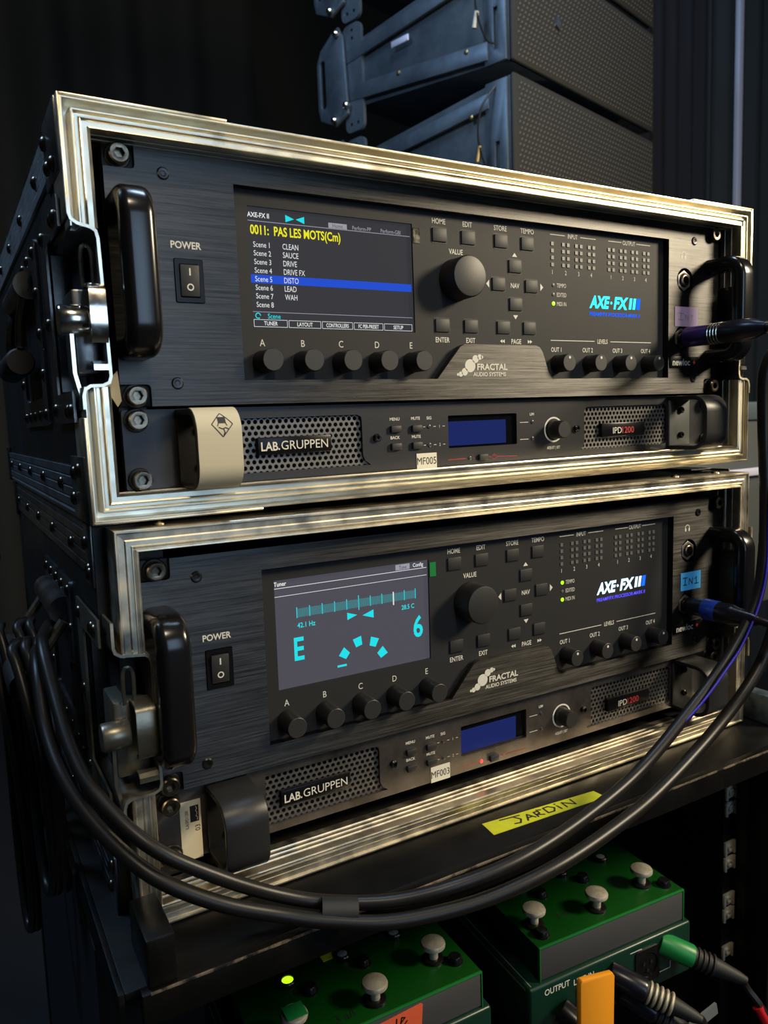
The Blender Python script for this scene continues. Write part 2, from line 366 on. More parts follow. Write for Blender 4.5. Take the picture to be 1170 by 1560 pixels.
G().box(2605, 2632, 1470, 1490, -1100, 2700, 3).top('light_slit_strip', 'truss_white', 'pale vertical strip standing in for the slit of light between the two blue curtains', 'light slit', (2618, 1480, -1100))  # added strip in place of the light slit, its brightness put into colour
# ------------------------------------------------------------------ loudspeaker stack
def speaker(label, zc, tilt, dz, idx, origin_xy=(1120, 1000)):
    # local frame: X along the grille (to the right), Y into the cabinet, Z up
    hd = math.radians(15); W, D, H = 640, 420, 282
    X = Vector((math.cos(hd), math.sin(hd), 0)); Y = Vector((-math.sin(hd), math.cos(hd), 0)); Zv = Vector((0, 0, 1))
    return X, Y, W, D, H
def line_array():
    hd = math.radians(15)
    base = Matrix.Translation(Vector((1120, 1000, 0))) @ Matrix.Rotation(hd, 4, 'Z')
    for i, (zt, sh, lab) in enumerate(((1110, 0, 'loudspeaker cabinet cut by the top of the photo, topmost of the stack'),
                                (827, 0, 'middle loudspeaker cabinet of the stack, small emblem on its perforated grille'),
                                (535, 0, 'lowest loudspeaker cabinet, right behind the top of the upper flight case'))):
        # zt is the bottom-left seam height of the cabinet; cabinet spans zt .. zt+H
        H = 270 if i else 290; W, D = 695, 515
        t = thing('loudspeaker', lab, 'loudspeaker', (1120, 1000, zt), 0, 'line array cabinets behind the cases')
        def Tm(g): 
            for v in g.bm.verts: v.co = base @ v.co
            return g
        # trapezoid cabinet side: taper towards the back
        g = G(); pts = [(6, zt+8), (6, zt+H), (D, zt+H-48), (D, zt+56)]
        g.prism(pts, 0, W, 'x', bev=3); Tm(g).part('cabinet', 'speaker_box', t)
        g = G(); g.box(-3, W+3, -6, 4, zt+6, zt+H+2, 5); Tm(g).part('grille_frame', 'grille_cloth', t)
        # punched grille of small raised bars, front
        g = G(); nx, nz = 46, 20
        for a in range(nx):
            for b in range(nz):
                x = 12+a*(W-24)/nx+((b % 2)*0.5)*(W-24)/nx; z = zt+16+b*(H-24)/nz
                g.face(g.addv([(x, -7.5, z), (x+6, -9.5, z+2), (x+9, -7.5, z+7), (x+3, -9, z+6)]))
        Tm(g).part('grille', 'grille_steel', t, kind='stuff')
        if i == 1:
            g = G(); g.prism([(170, zt+130), (186, zt+122), (190, zt+140), (176, zt+152)], -12, -7, 'y'); Tm(g).part('emblem', 'speaker_steel', t)
        # rigging on the cabinet's left side: slanted flat bars, front upright with slot, rear upright with holes, handle plate
        g = G(); g.prism([(10, zt+10), (70, zt+10), (70, zt+H-6), (10, zt+H-6)], -9, -1, 'x', holes=[[(32, zt+40), (44, zt+40), (44, zt+130), (32, zt+130)]], bev=1); Tm(g).part('rigging_upright', 'speaker_steel', t)
        for (za, zb, wd) in ((zt+22, zt+74, 40), (zt+H-62, zt+H-100, 34)):
            g = G(); g.prism([(60, za), (D+20, zb), (D+20, zb+wd), (60, za+wd)], -12, -3, 'x', bev=1); Tm(g).part('rigging_bar', 'speaker_steel', t)
        g = G(); g.prism(rrect(D-40, D+30, zt-8, zt+H-4, 18), -10, 0, 'x', holes=[ring(D-6, zt+H-20, 5, 10), ring(D-18, zt+12, 5, 10), ring(D+8, zt+12, 5, 10), ring(D-6, zt+H-40, 5, 10)]); Tm(g).part('rigging_upright', 'speaker_steel', t)
        g = G(); 
        hp = [(D+8, zt+40), (D+60, zt+20), (D+120, zt+50), (D+128, zt+80), (D+128, zt+200), (D+110, zt+232), (D+60, zt+262), (D+36, zt+270), (D+20, zt+240)]
        g.prism(hp, -22, -14, 'x', holes=[rrect(D+94, D+114, zt+78, zt+204, 9)], bev=1.5); hpart = Tm(g).part('handle_plate', 'speaker_steel', t)
        for (yy, zz) in ((D+40, zt+252), (D+60, zt+34), (D+10, zt+60)):
            g = G(); g.lathe([(9, 0), (9, 10), (6, 14), (0, 15)], (-20, yy, zz), (-1, 0, 0), 12); Tm(g).part('bolt', 'chrome', t)
        for (yy, zz) in ((120, zt+60), (340, zt+86), (110, zt+H-68)):
            g = G(); g.lathe([(6, 0), (6, 4), (0, 6)], (-10, yy, zz), (-1, 0, 0), 10); Tm(g).part('bolt', 'brass_pin', t)
        g = G(); g.tube([(-12, 40, zt+250), (-40, 60, zt+200), (-44, 66, zt+130), (-30, 50, zt+60), (-12, 36, zt+50)], 2.5, 8, 6); Tm(g).part('safety_wire', 'cable_black', t)
        g = G(); g.lathe([(6, 0), (6, 34), (0, 36)], (-40, 66, zt+120), (0.0, 0.25, -1), 10); Tm(g).part('locking_pin', 'brass_pin' if i != 1 else 'switch_steel', t)
        if i < 2:
            g = G(); g.box(-16, -12, 300, 360, zt+150, zt+166, 2, mtx=None); Tm(g).part('label_plate', 'truss_white', t)
line_array()
# ------------------------------------------------------------------ flight cases
def mitre(sides, X0, X1, Z0, Z1, side, cut=None):
    """closed profile (u inward, y) swept along one side of the rectangle with mitred ends; cut=(a,b) keeps only part of the length"""
    g = G()
    def pt(u, y, end):
        if side == 'bottom': p = (X0+u, y, Z0+u) if end == 0 else (X1-u, y, Z0+u)
        if side == 'top': p = (X0+u, y, Z1-u) if end == 0 else (X1-u, y, Z1-u)
        if side == 'left': p = (X0+u, y, Z0+u) if end == 0 else (X0+u, y, Z1-u)
        if side == 'right': p = (X1-u, y, Z0+u) if end == 0 else (X1-u, y, Z1-u)
        if cut:
            p = list(p); z = cut[end]
            if z is not None: p[2] = z
            p = tuple(p)
        return p
    A = g.addv([pt(u, y, 0) for u, y in sides]); B = g.addv([pt(u, y, 1) for u, y in sides]); n = len(sides)
    for i in range(n): g.face([A[i], A[(i+1) % n], B[(i+1) % n], B[i]])
    g.face(A[::-1]); g.face(B); return g
PROF_U = [(0, 8), (0, -20.6), (0.5, -21.2), (1.1, -21.2), (1.5, -20.6), (1.7, -11.5), (4.3, -11.5), (4.6, -20), (5.0, -20.6), (5.7, -20.6), (6.1, -20), (6.5, -18.4), (7.9, -18.4), (8.2, -19.6), (8.7, -19.9), (9.2, -19.6),
          (9.5, -18.8), (12.0, -18.8), (12.3, -20.2), (12.9, -20.4), (13.2, -19.6), (13.2, -14), (12.2, -13.6), (12.2, -12.4), (13.2, -12), (13.2, -8), (12.2, -7.6), (12.2, -6.4), (13.2, -6), (13.2, -2.4), (12.2, -2), (12.2, 8)]
PROF_L = [(0, 3), (0, -20.3), (0.6, -21), (1.4, -21), (1.9, -20.2), (2.1, -19.4), (5.2, -19.2), (6.0, -19.6), (8.4, -19.6), (8.7, -20.6), (9.2, -20.6), (9.5, -19.8), (10.4, -19.6), (10.8, -20.9), (11.5, -21), (12, -20.2),
          (12, -14.6), (11.2, -14.2), (11.2, -12.6), (12, -12.2), (12, -11.2), (11.2, -10.8), (11.2, -8.0), (12, -7.6), (12, -6.6), (11.2, -6.2), (11.2, -3.4), (12, -3), (12, 3)]
def flight_case(unit):
    up = unit == 0
    lab = ('upper black flight case with silver aluminium edges, stacked on the other case' if up else 'lower black flight case with worn aluminium edges, standing on the black cart')
    t = thing('flight_case', lab, 'flight case', (241, 225, -22 if not up else -13), unit, 'rack flight cases stacked on each other')
    if up: X0, X1, Z0, Z1, prof, am = -19.6, 502.4, -12.4, 190.2, PROF_U, 'aluminium'
    else: X0, X1, Z0, Z1, prof, am = -14.0, 496.6, -20.5, 196.5, PROF_L, 'aluminium_worn'
    mitre(prof, X0, X1, Z0, Z1, 'top').part('rim_extrusion', am, t, smooth=25)
    mitre(prof, X0, X1, Z0, Z1, 'bottom').part('rim_extrusion', am, t, smooth=25)
    zl, zh = 55, 131
    for sd in ('left', 'right'):
        mitre(prof, X0, X1, Z0, Z1, sd, (None, zl)).part('rim_extrusion', am, t, smooth=25)
        mitre(prof, X0, X1, Z0, Z1, sd, (zh, None)).part('rim_extrusion', am, t, smooth=25)
    # body
    BX0, BX1, BZ0, BZ1, YB = -20.0, 502.8, (-12.4 if up else -20.5), (191.0 if up else 197.2), 468
    yf = 8 if up else 3
    for (x0, x1) in ((BX0, BX0+9), (BX1-9, BX1)):
        g = G(); lf = x0 == BX0
        g.prism([(yf, BZ0+1), (YB, BZ0+1), (YB, BZ1-1), (yf, BZ1-1), (yf, 140), (52, 140), (52, 46), (yf, 46)], x0, x1, 'x'); g.part('side_panel', 'laminate', t)
    G().box(BX0+9, BX1-9, yf, YB, BZ1-9, BZ1-1).part('top_panel', 'laminate', t)
    G().box(BX0+9, BX1-9, yf, YB, BZ0+1, BZ0+9).part('bottom_panel', 'laminate', t)
    G().box(BX0+9, BX1-9, YB-9, YB, BZ0+9, BZ1-9).part('back_panel', 'laminate', t)
    # edge extrusions with ribs along the long edges (left and right, top and bottom)
    for left in (True, False):
        for tope in (True, False):
            xo = BX0 if left else BX1; sx = -1 if left else 1; zo = BZ1 if tope else BZ0; sz = -1 if tope else 1
            prof2 = []
            n = 4; wz = 27.0
            prof2 = [(xo-sx*0.0, zo+sz*wz)]
            # ribbed outer face from the flange tip to the corner
            for k in range(n):
                a = wz-k*wz/n*0.9
                prof2 += [(xo+sx*1.6, zo+sz*(a)), (xo+sx*1.6, zo+sz*(a-4.6)), (xo+sx*.5, zo+sz*(a-5.0)), (xo+sx*.5, zo+sz*(a-5.6))]
            prof2 += [(xo+sx*1.7, zo+sz*1.8), (xo+sx*0.4, zo-sz*1.2), (xo-sx*26, zo-sz*1.2), (xo-sx*26, zo), (xo, zo)]
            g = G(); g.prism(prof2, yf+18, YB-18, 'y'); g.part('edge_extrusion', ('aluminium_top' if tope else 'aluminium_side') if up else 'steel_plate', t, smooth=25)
            # front corner plate
            g = G(); g.box(min(xo, xo+sx*1.6), max(xo, xo+sx*1.6), (-15 if up else yf), yf+20, min(zo-sz*0.8, zo+sz*33), max(zo-sz*0.8, zo+sz*33), 0.6)
            g.part('corner_plate', 'steel_plate', t)
            g = G(); g.box(min(xo, xo+sx*3), max(xo, xo+sx*3), YB-22, YB+2, min(zo-sz*0.8, zo+sz*33), max(zo-sz*0.8, zo+sz*33), 0.6); g.part('corner_plate', 'steel_plate', t)
            if left:
                for (yy, zz) in ((yf+8, 24), (yf+14, 10), (yf-8 if up else yf+6, 26)):
                    place('rivet', RIVX, t, (xo-2.0, yy, zo+sz*zz))
                for k in range(5): place('rivet', RIVX, t, (xo-2.0, 70+k*88, zo+sz*16))
    if up:   # thin bent plates lapping over the rim at the corners
        for (xa, xb) in ((X0, 62), (430, X1)):
            G().box(xa, xb, -21.4, 10, Z1, Z1+1.3, 0.5).part('corner_plate', 'aluminium', t)
        G().box(X0, 70, -21.4, 8, Z0-1.3, Z0, 0.5).part('corner_plate', 'aluminium', t)
        G().box(X0-1.2, X0, -21.4, 8, Z0-1.2, 40, 0.5).part('corner_plate', 'aluminium', t)
        G().box(X0-1.2, X0, -21.4, 8, 136, Z1+1.2, 0.5).part('corner_plate', 'aluminium', t)
        G().box(X1, X1+1.2, -21.4, 8, 110, Z1+1.2, 0.5).part('corner_plate', 'aluminium', t)
    else:
        place('rivet', RIVZ, t, (12, -8, Z1)); place('rivet', RIVZ, t, (420, -8, Z1)); place('rivet', RIVZ, t, (470, -8, Z1))
    # inner walls and rack rails
    ix0, ix1 = (-9.3, 491.8) if up else (-3, 485.6); iz0, iz1 = (-1.0, 179) if up else (-9, 185.4)
    G().box(BX0+9, ix0, yf, YB-9, BZ0+9, BZ1-9).part('inner_wall', 'inner_black', t)
    G().box(ix1, BX1-9, yf, YB-9, BZ0+9, BZ1-9).part('inner_wall', 'inner_black', t)
    for k in range(3):      # ribs of the lining seen on the right side wall
        G().box(ix1-1.2, ix1, -14+k*7, -11+k*7, iz0+2, iz1-2, 0.3).part('lining_rib', 'aluminium_worn', t)
        G().box(ix0+2, ix1-2, -14+k*7, -11+k*7, iz1-1.0, iz1, 0.3).part('lining_rib', 'inner_black', t)
    for xa in (1.5, 466):
        g = G(); g.prism([(xa, iz0+1), (xa+14.5, iz0+1), (xa+14.5, iz1-1), (xa, iz1-1)], 4.2 if True else 0, 6.5, 'y'); rl = g.part('rack_rail', 'pocket_black', t)
    for (xx, yy) in ((6, -6), (50, -6), (445, -6), (478, -6)):
        if up: place('rivet', RIVZ, t, (xx, yy, -0.9))
    # latch recess: bent dish open to the front, both sides
    for left in (True, False):
        sx = 1 if left else -1; xo = X0 if left else X1
        if not up: xo = BX0+2 if left else BX1-2
        di = 12.5 if up else 20.5-2
        path = [(xo, 144), (xo, 137), (xo+sx*0.8, 134.2), (xo+sx*3.4, 132.4), (xo+sx*(di-3), 131.0), (xo+sx*(di-0.8), 129.5), (xo+sx*di, 126), (xo+sx*(di+1), 60), (xo+sx*(di), 57), (xo+sx*(di-3), 55.6), (xo+sx*3.6, 55.4), (xo+sx*1, 53.8), (xo, 50.5), (xo, 44)]
        if not up: path[0] = (xo, 150); path[-1] = (xo, 38)
        g = G(); g.sheet(path, -20.8, 50, 1.3, 'y'); dsh = g.part('latch_dish', 'steel_plate' if up else 'latch_steel', t, smooth=50)
        g = G(); g.sheet(path, -21.6, -20.8, 1.5, 'y'); g.part('dish_edge_glint', 'aluminium' if up else 'aluminium_worn', t, smooth=50)  # extra bright sheet, warm light on the dish's edge put into colour
        G().prism([(xo, 56), (xo+sx*di, 56), (xo+sx*di, 131), (xo, 131)], 49, 51, 'y').part('latch_dish', 'steel_plate', t)
        # flange lying on the side panel
        xs = BX0-2.6 if left else BX1+1.3
        g = G(); g.prism([(-6, 38), (66, 38), (66, 149), (-6, 149), (-6, 134), (46, 134), (46, 54), (-6, 54)], xs, xs+1.3, 'x'); g.part('latch_flange', 'steel_plate' if up else 'latch_steel', t)
        if left:
            for (yy, zz) in ((2, 44), (12, 44), (58, 46), (58, 94), (58, 141), (6, 141), (14, 141)): place('rivet', RIVX, t, (xs, yy, zz))
        # butterfly latch mechanism
        lm = 'chrome' if up else 'latch_steel'
        cx = xo+sx*(di*0.45)
        g = G(); g.box(min(xo-sx*0, xo+sx*(di-1)), max(xo, xo+sx*(di-1)), -8, 22, 62, 104, 1.5); g.part('latch_body', 'steel_plate' if up else lm, t)
        g = G(); g.sheet([(-9, 105), (-21, 104), (-23.5, 101), (-24, 80), (-22, 77), (-19, 77)], min(cx, xo+sx*(di+1)), max(cx, xo+sx*(di+1)), 1.5, 'x'); g.part('latch_cover', lm, t, smooth=50)
        g = G(); g.lathe([(0, -7), (7.0, -7), (7.6, -6), (7.6, 6), (7, 7), (0, 7)], (xo-sx*0.5, -12, 88), (1, 0, 0), 28); g.part('latch_cam', lm, t)
        g = G(); g.sheet([(xo-sx*2.2, 82), (xo-sx*2.2, 62), (xo-sx*0.2, 52), (xo+sx*0.6, 46)], -15, -9, 1.8, 'y'); g.part('latch_wing', lm, t, smooth=60)
        g = G(); g.tube([(xo+sx*5, -14, 104), (xo+sx*5, -14, 120), (xo+sx*7.5, -14, 124), (xo+sx*10, -14, 120), (xo+sx*10, -14, 104)], 1.1, 8, 4); g.part('latch_hook', lm, t)
        g = G(); g.sheet([(-15, 67), (-20, 67), (-22, 65.5), (-22, 63)], min(cx, xo+sx*di), max(cx, xo+sx*di), 1.2, 'x'); g.part('latch_keeper', lm, t)
    # spring handle on the left side
    xs = BX0
    hy0, hy1 = (100, 246) if up else (96, 232)
    g = G(); g.prism(rrect(hy0, hy1, 38, 152, 6), xs-1.8, xs+0.2, 'x', holes=[rrect(hy0+22, hy1-22, 56, 134, 5)]); hp = g.part('handle_plate', 'steel_plate', t)
    G().box(xs+0.4, xs+1.4, hy0+20, hy1-20, 54, 136).part('handle_dish', 'inner_black', t)
    for k in range(5):
        place('rivet', RIVX, t, (xs-1.8, hy0+12+k*(hy1-hy0-24)/4, 145)); place('rivet', RIVX, t, (xs-1.8, hy0+12+k*(hy1-hy0-24)/4, 45))
    for zz in (70, 95, 120): place('rivet', RIVX, t, (xs-1.8, hy0+10, zz)); place('rivet', RIVX, t, (xs-1.8, hy1-10, zz))
    if up:
        for ya, yb, yc in ((hy0+30, hy0+34, hy0+36), (hy1-30, hy1-34, hy1-36)):
            G().tube([(xs-4, ya, 126), (xs-9, yb, 110), (xs-11, yc, 90)], 3.4, 10, 4).part('handle_arm', 'bolt_steel', t)
        g = G(); g.lathe([(0, -38), (8.0, -38), (9.2, -36), (9.2, 36), (8.0, 38), (0, 38)], (xs-12, (hy0+hy1)/2, 80), (0, 1, 0), 20); g.part('handle_grip', 'rubber', t)
        g = G(); g.lathe([(0, -46), (9, -46), (9, 46), (0, 46)], (xs-4, (hy0+hy1)/2, 128), (0, 1, 0), 18); g.part('hinge_barrel', 'steel_plate', t)
    else:
        for ya in (hy0+16, hy1-16):
            G().tube([(xs-5, ya, 124), (xs-18, ya, 106), (xs-30, ya, 88)], 3.4, 10, 3).part('handle_arm', 'latch_steel', t)
        g = G(); g.lathe([(0, -56), (8.6, -56), (9.6, -54), (9.6, 54), (8.6, 56), (0, 56)], (xs-32, (hy0+hy1)/2, 86), (0, 1, 0), 20); g.part('handle_grip', 'rubber', t)
        g = G(); g.lathe([(0, -46), (9, -46), (9, 46), (0, 46)], (xs-4, (hy0+hy1)/2, 130), (0, 1, 0), 18); g.part('hinge_barrel', 'steel_plate', t)
    if up:
        g = G(); g.prism([(-9, 56), (-2, 63), (-1, 48), (-3, 45)], -16.5, -15.5, 'y'); g.part('torn_tape', 'tape_torn', t, label='torn scrap of dirty tape at the left rim')
    return t
flight_case(0); flight_case(1)
# ------------------------------------------------------------------ rocker switch, jacks, handles
def bow_handle(x, t, u):
    z0, z1, y0, yo = 68.5, 152, -5.6, -40
    r = 9; pts = [Vector((x, y0+2, z0+r*0.7))]
    # path: out from the panel, round the bend, up, back
    for k in range(0, 9):
        a = math.radians(90*k/8); pts.append(Vector((x, yo+r+13-(13)*math.sin(a), z0+8+13-13*math.cos(a))) if False else Vector((x, (yo+6+11)-11*math.sin(a), (z0+6+11)-11*math.cos(a))))
    for k in range(0, 9):
        a = math.radians(90*k/8); pts.append(Vector((x, (yo+6+11)-11*math.cos(a), (z1-6-11)+11*math.sin(a))))
    pts[0] = Vector((x, y0+3, z0+6)); pts.append(Vector((x, y0+3, z1-6)))
    g = G(); n = len(pts); rings = []; sec = rrect(-8.8, 8.8, -5.8, 5.8, 5.0, 5)
    for i, p in enumerate(pts):
        a = pts[max(i-1, 0)]; b = pts[min(i+1, n-1)]; tg = (b-a).normalized(); nx = Vector((1, 0, 0)); bn = tg.cross(nx)
        rings.append([g.bm.verts.new(p+nx*q[0]+bn*q[1]) for q in sec])
    m = len(sec)
    for A, B in zip(rings, rings[1:]):
        for k in range(m): g.face([A[k], A[(k+1) % m], B[(k+1) % m], B[k]])
    g.face(rings[0]); g.face(rings[-1])
    g.part('handle', 'handle_black', t, smooth=60)
NUT = G().prism([(8.2*math.cos(math.radians(60*k+30)), 8.2*math.sin(math.radians(60*k+30))) for k in range(6)], -2.6, 0, 'y', holes=[ring(0, 0, 5.0, 24)], bev=0.4).mesh('jack_nut_mesh', 'mesh_metal')
BTN = G().box(-5.5, 5.5, -1.1, 0.6, -4.3, 4.3, .45).mesh('button_mesh', 'button_black')
BTNH = G().prism(rrect(-6.4, 6.4, -5.2, 5.2, 1.6), -0.16, 0.3, 'y').mesh('button_gap_mesh', 'inner_black')
def knob_mesh(r, h):
    g = G(); g.lathe([(r*1.02, 0), (r*1.02, 0.6), (r, 1.2), (r*0.985, h-0.9), (r*0.93, h)], (0, 0, 0), seg=40); return g.mesh('knob_mesh', 'knob_black', smooth=40)
def cap_mesh(r, h):
    g = G(); g.lathe([(r*0.94, h-0.05), (r*0.94, h+0.12), (r*0.90, h+0.3), (0, h+0.3)], (0, 0, 0), seg=40); return g.mesh('knob_cap_mesh', 'knob_cap', smooth=30)
KA, KAC = knob_mesh(6.5, 15), cap_mesh(6.5, 15)
KV, KVC = knob_mesh(13.4, 15.5), cap_mesh(13.4, 15.5)
KO, KOC = knob_mesh(6.3, 12.5), cap_mesh(6.3, 12.5)
DOT = G().lathe([(1.0, 12.75), (1.0, 13.0), (0, 13.0)], (0, 0, 3.6), seg=12).mesh('pointer_dot_mesh', 'print_white')
def knob(t, me, cap, x, z, name='knob', dot=False):
    k = place(name, me, t, (x, 0, z)); place('knob_cap', cap, k, (x, 0, z))
    if dot: place('pointer_dot', DOT, k, (x, 0, z))
    return k
SUB = [(69, 58.5), (69, 164.4), (422, 164.4), (422, 57.9), (299.5, 57.9), (295.5, 64), (291, 76), (288.5, 79.5), (285, 81), (223, 81), (219.5, 79.4), (200.5, 58.5)]
def processor(unit):
    up = unit == 0
    t = thing('guitar_processor', ('black brushed rack guitar processor in the upper flight case, its screen listing scenes' if up else 'black brushed rack guitar processor in the lower flight case, its screen showing a tuner'),
              'audio processor', (241.3, 0, 44.8), unit, 'rack guitar processors')
    z0, z1 = 45.2, 177.2; w_, h_ = 16.8, 11.6
    outer = [(1.5+w_-2, z0), (481.1-w_+2, z0), (481.1-w_+1, z0+0.5), (481.1-w_, z0+2)]
    pl = [(w_, z0), (482-w_, z0), (482-w_, z0+h_-2), (482-w_+0.6, z0+h_-0.6), (482-w_+2, z0+h_), (481.5, z0+h_), (481.5, z1-h_), (482-w_+2, z1-h_), (482-w_+0.6, z1-h_+0.6), (482-w_, z1-h_+2), (482-w_, z1), (w_, z1), (w_, z1-h_+2), (w_-0.6, z1-h_+0.6), (w_-2, z1-h_), (1, z1-h_), (1, z0+h_), (w_-2, z0+h_), (w_-0.6, z0+h_-0.6), (w_, z0+h_-2)]
    sw = rrect(33.2, 49.2, 99.6, 122.8, 1)
    j1 = ring(441, 134.2, 9.6, 28); j2 = ring(438.5, 89.2, 9.6, 28)
    g = G(); g.prism(pl, -5.6, 0.6, 'y', holes=[SUB, sw, j1, j2]); g.part('front_panel', 'brushed_black', t, smooth=25)
    # rack ears showing in the corner pockets
    for xa in (1.2, 465.4):
        for za in (z0, z1-h_): G().box(xa, xa+16.2, -3.0, 0, za, za+h_, 0.6).part('corner_pocket', 'pocket_black', t)
    # control panel with the screen opening
    scr = [(78.4, 88.2), (78.4, 155.6), (188, 155.6), (188, 88.2)]
    inner = [(x, z) for x, z in SUB]
    g = G(); g.prism([(66, 56), (66, 167), (425, 167), (425, 55.4), (296, 55.4), (291, 78), (222, 78), (203, 56)], 0.0, 1.4, 'y', holes=[scr]); cp = g.part('control_panel', 'panel_matte', t, smooth=25)
    body = G(); body.box(20, 462, 3.5, 300, 49, 173, 2); body.part('chassis', 'inner_black', t)
    G().box(20, 462, 1.5, 3.4, 49, 62).part('chassis_lip', 'inner_black', t)
    # screen
    g = G(); g.box(77.5, 189, 2.2, 3.2, 87.5, 156.2); sc = g.part('screen', 'screen_glass' if up else 'screen_glass_tuner', t, label='lit screen listing eight scenes, one row blue' if up else 'lit screen showing a cyan tuner')
    X = lambda s: 79.0+s*108.4
    Z = lambda v: 155.2-v*66.8
    ys = 2.05
    def T(m, items, nm='screen_text'):
        g = G()
        for it in items: it(g)
        g.part(nm, m, sc, smooth=0)
    tx = lambda s_, a, v, h, **k: (lambda g: g.text(s_, X(a), Z(v), h, y=ys, **k))
    ln = lambda a, v, b, c, wd: (lambda g: g.line(X(a), Z(v), X(b), Z(c), wd, y=ys))
    if up:
        T('px_white', [tx('AXE-FX II', 0.0, .055, 2.6, align='l', bold=0.02)])
        T('px_cyan', [lambda g: g.flat([(X(.215), Z(.03)), (X(.215), Z(.09)), (X(.265), Z(.06))], ys), lambda g: g.flat([(X(.325), Z(.03)), (X(.325), Z(.09)), (X(.275), Z(.06))], ys)])
        T('px_dim', [lambda g: g.flat([(X(.47), Z(.055)), (X(.585), Z(.055)), (X(.585), Z(.10)), (X(.47), Z(.10))], ys), ln(0, .105, 1, .105, .35), ln(0, .86, 1, .86, .3),
                     tx('Perform-PP', .68, .078, 2.3, align='c'), tx('Perform-GBI', .87, .078, 2.3)])
        T('print_black', [lambda g: g.text('Home', X(.527), Z(.078), 2.3, y=ys-.1)], 'tab_text')
        T('px_yellow', [tx('0011:  PAS LES MOTS(Cm)', .012, .175, 5.0, align='l', sx=.72, bold=.022)])
        rows = ['CLEAN', 'SAUCE', 'DRIVE', 'DRIVE FX', 'DISTO', 'LEAD', 'WAH', '']
        T('px_blue', [lambda g: g.flat([(X(0), Z(.548)), (X(1), Z(.548)), (X(1), Z(.618)), (X(0), Z(.618))], ys+.05)], 'highlight_row')
        T('px_white', [tx('Scene %d' % (i+1), .025, .297+.0715*i, 3.0, align='l', sx=.8) for i in range(8)]+[tx(r, .19, .297+.0715*i, 3.2, align='l', sx=.72) for i, r in enumerate(rows) if r])
        T('px_cyan', [tx('Scene', .085, .893, 2.8, align='l'), lambda g: [g.line(X(.03)+1.5*math.cos(a*.6), Z(.893)+1.5*math.sin(a*.6), X(.03)+1.5*math.cos(a*.6+.6), Z(.893)+1.5*math.sin(a*.6+.6), .5, ys) for a in range(9)]])
        bt = ['TUNER', 'LAYOUT', 'CONTROLLERS', 'FC PER-PRESET', 'SETUP']; its = []
        for i, b in enumerate(bt):
            a = .005+i*.2; its += [tx(b, a+.095, .955, 2.3, sx=.68 if len(b) > 8 else .8, bold=.012), ln(a, .925, a+.19, .925, .25), ln(a, .985, a+.19, .985, .25), ln(a, .925, a, .985, .25), ln(a+.19, .925, a+.19, .985, .25)]
        T('px_white', its)
    else:
        T('px_white', [tx('Tuner', .0, .035, 2.6, align='l', bold=.02), ln(0, .075, 1, .075, .35), ln(0, .15, 1, .15, .3), tx('Config', .94, .035, 2.5, bold=.01), lambda g: g.flat([(X(.755), Z(.27)), (X(.763), Z(.27)), (X(.763), Z(.40)), (X(.755), Z(.40))], ys-.1)])
        T('px_dim', [lambda g: g.flat([(X(.78), Z(.01)), (X(.88), Z(.01)), (X(.88), Z(.065)), (X(.78), Z(.065))], ys)])
        T('print_black', [lambda g: g.text('Tune', X(.83), Z(.038), 2.3, y=ys-.1)], 'tab_text')
        T('px_teal', [lambda g: [g.line(X(.13+.785*i/90), Z(.285), X(.13+.785*i/90), Z(.365), .42, ys) for i in range(91)]])
        T('px_cyan', [lambda g: [g.line(X(.13+.0785*i), Z(.27 if i != 5 else .25), X(.13+.0785*i), Z(.37 if i != 5 else .39), .5, ys-.05) for i in range(11)],
                      tx('42.1 Hz', .13, .44, 3.1, align='l', bold=.01), tx('28.5 C', .905, .44, 3.0, align='r', bold=.01),
                      lambda g: g.flat([(X(.445), Z(.40)), (X(.445), Z(.47)), (X(.51), Z(.435))], ys), lambda g: g.flat([(X(.62), Z(.41)), (X(.62), Z(.49)), (X(.545), Z(.45))], ys),
                      tx('E', .135, .655, 14, align='c', sx=.75, bold=.02), tx('6', .93, .655, 14, align='c', sx=.8, bold=.02),
                      ]+[(lambda g, s_=s_, v=v, a=a: g.flat([(X(s_)+3.1*q[0]*math.cos(a)-3.1*q[1]*math.sin(a), Z(v)+3.1*q[0]*math.sin(a)+3.1*q[1]*math.cos(a)) for q in ((-1, .95), (1, .95), (.75, -.9), (-.75, -.9))], ys)) for s_, v, a in ((.42, .79, .9), (.51, .70, .25), (.615, .73, -.35), (.67, .85, -.95))]+[lambda g: g.flat([(X(.37), Z(.89)), (X(.43), Z(.89)), (X(.43), Z(.91)), (X(.37), Z(.91))], ys)])
    # green sticker corner / lens protection tab by the screen
    g = G(); g.box(188.6, 193.4, -0.35, -0.05, 144, 153.5); g.part('film_tab', 'chrome' if up else 'xlr_green', t, label='shiny loose film tab' if up else 'small green film tab')
    # lettering printed on the control panel
    g = G()
    for s_, x in zip('ABCDE', (83, 108.5, 133.8, 159.1, 184.3)): g.text(s_, x, 80.1, 4.0)
    for s_, x, z in (('HOME', 208.5, 159.2), ('EDIT', 231.4, 159.2), ('STORE', 259.1, 159.3), ('TEMPO', 282.8, 159.3), ('VALUE', 221.5, 141), ('NAV', 271.2, 122), ('ENTER', 209.1, 84.1), ('EXIT', 232, 84.1), ('PAGE', 271.5, 84.1)):
        g.text(s_, x, z, 3.3, bold=.012, sx=.80)
    g.flat([(269, 141.3), (273.4, 141.3), (271.2, 144)]); g.flat([(269, 102), (273.4, 102), (271.2, 99.2)]); g.flat([(248.6, 119.5), (248.6, 124.7), (246, 122.1)]); g.flat([(294.2, 119.5), (294.2, 124.7), (296.9, 122.1)])
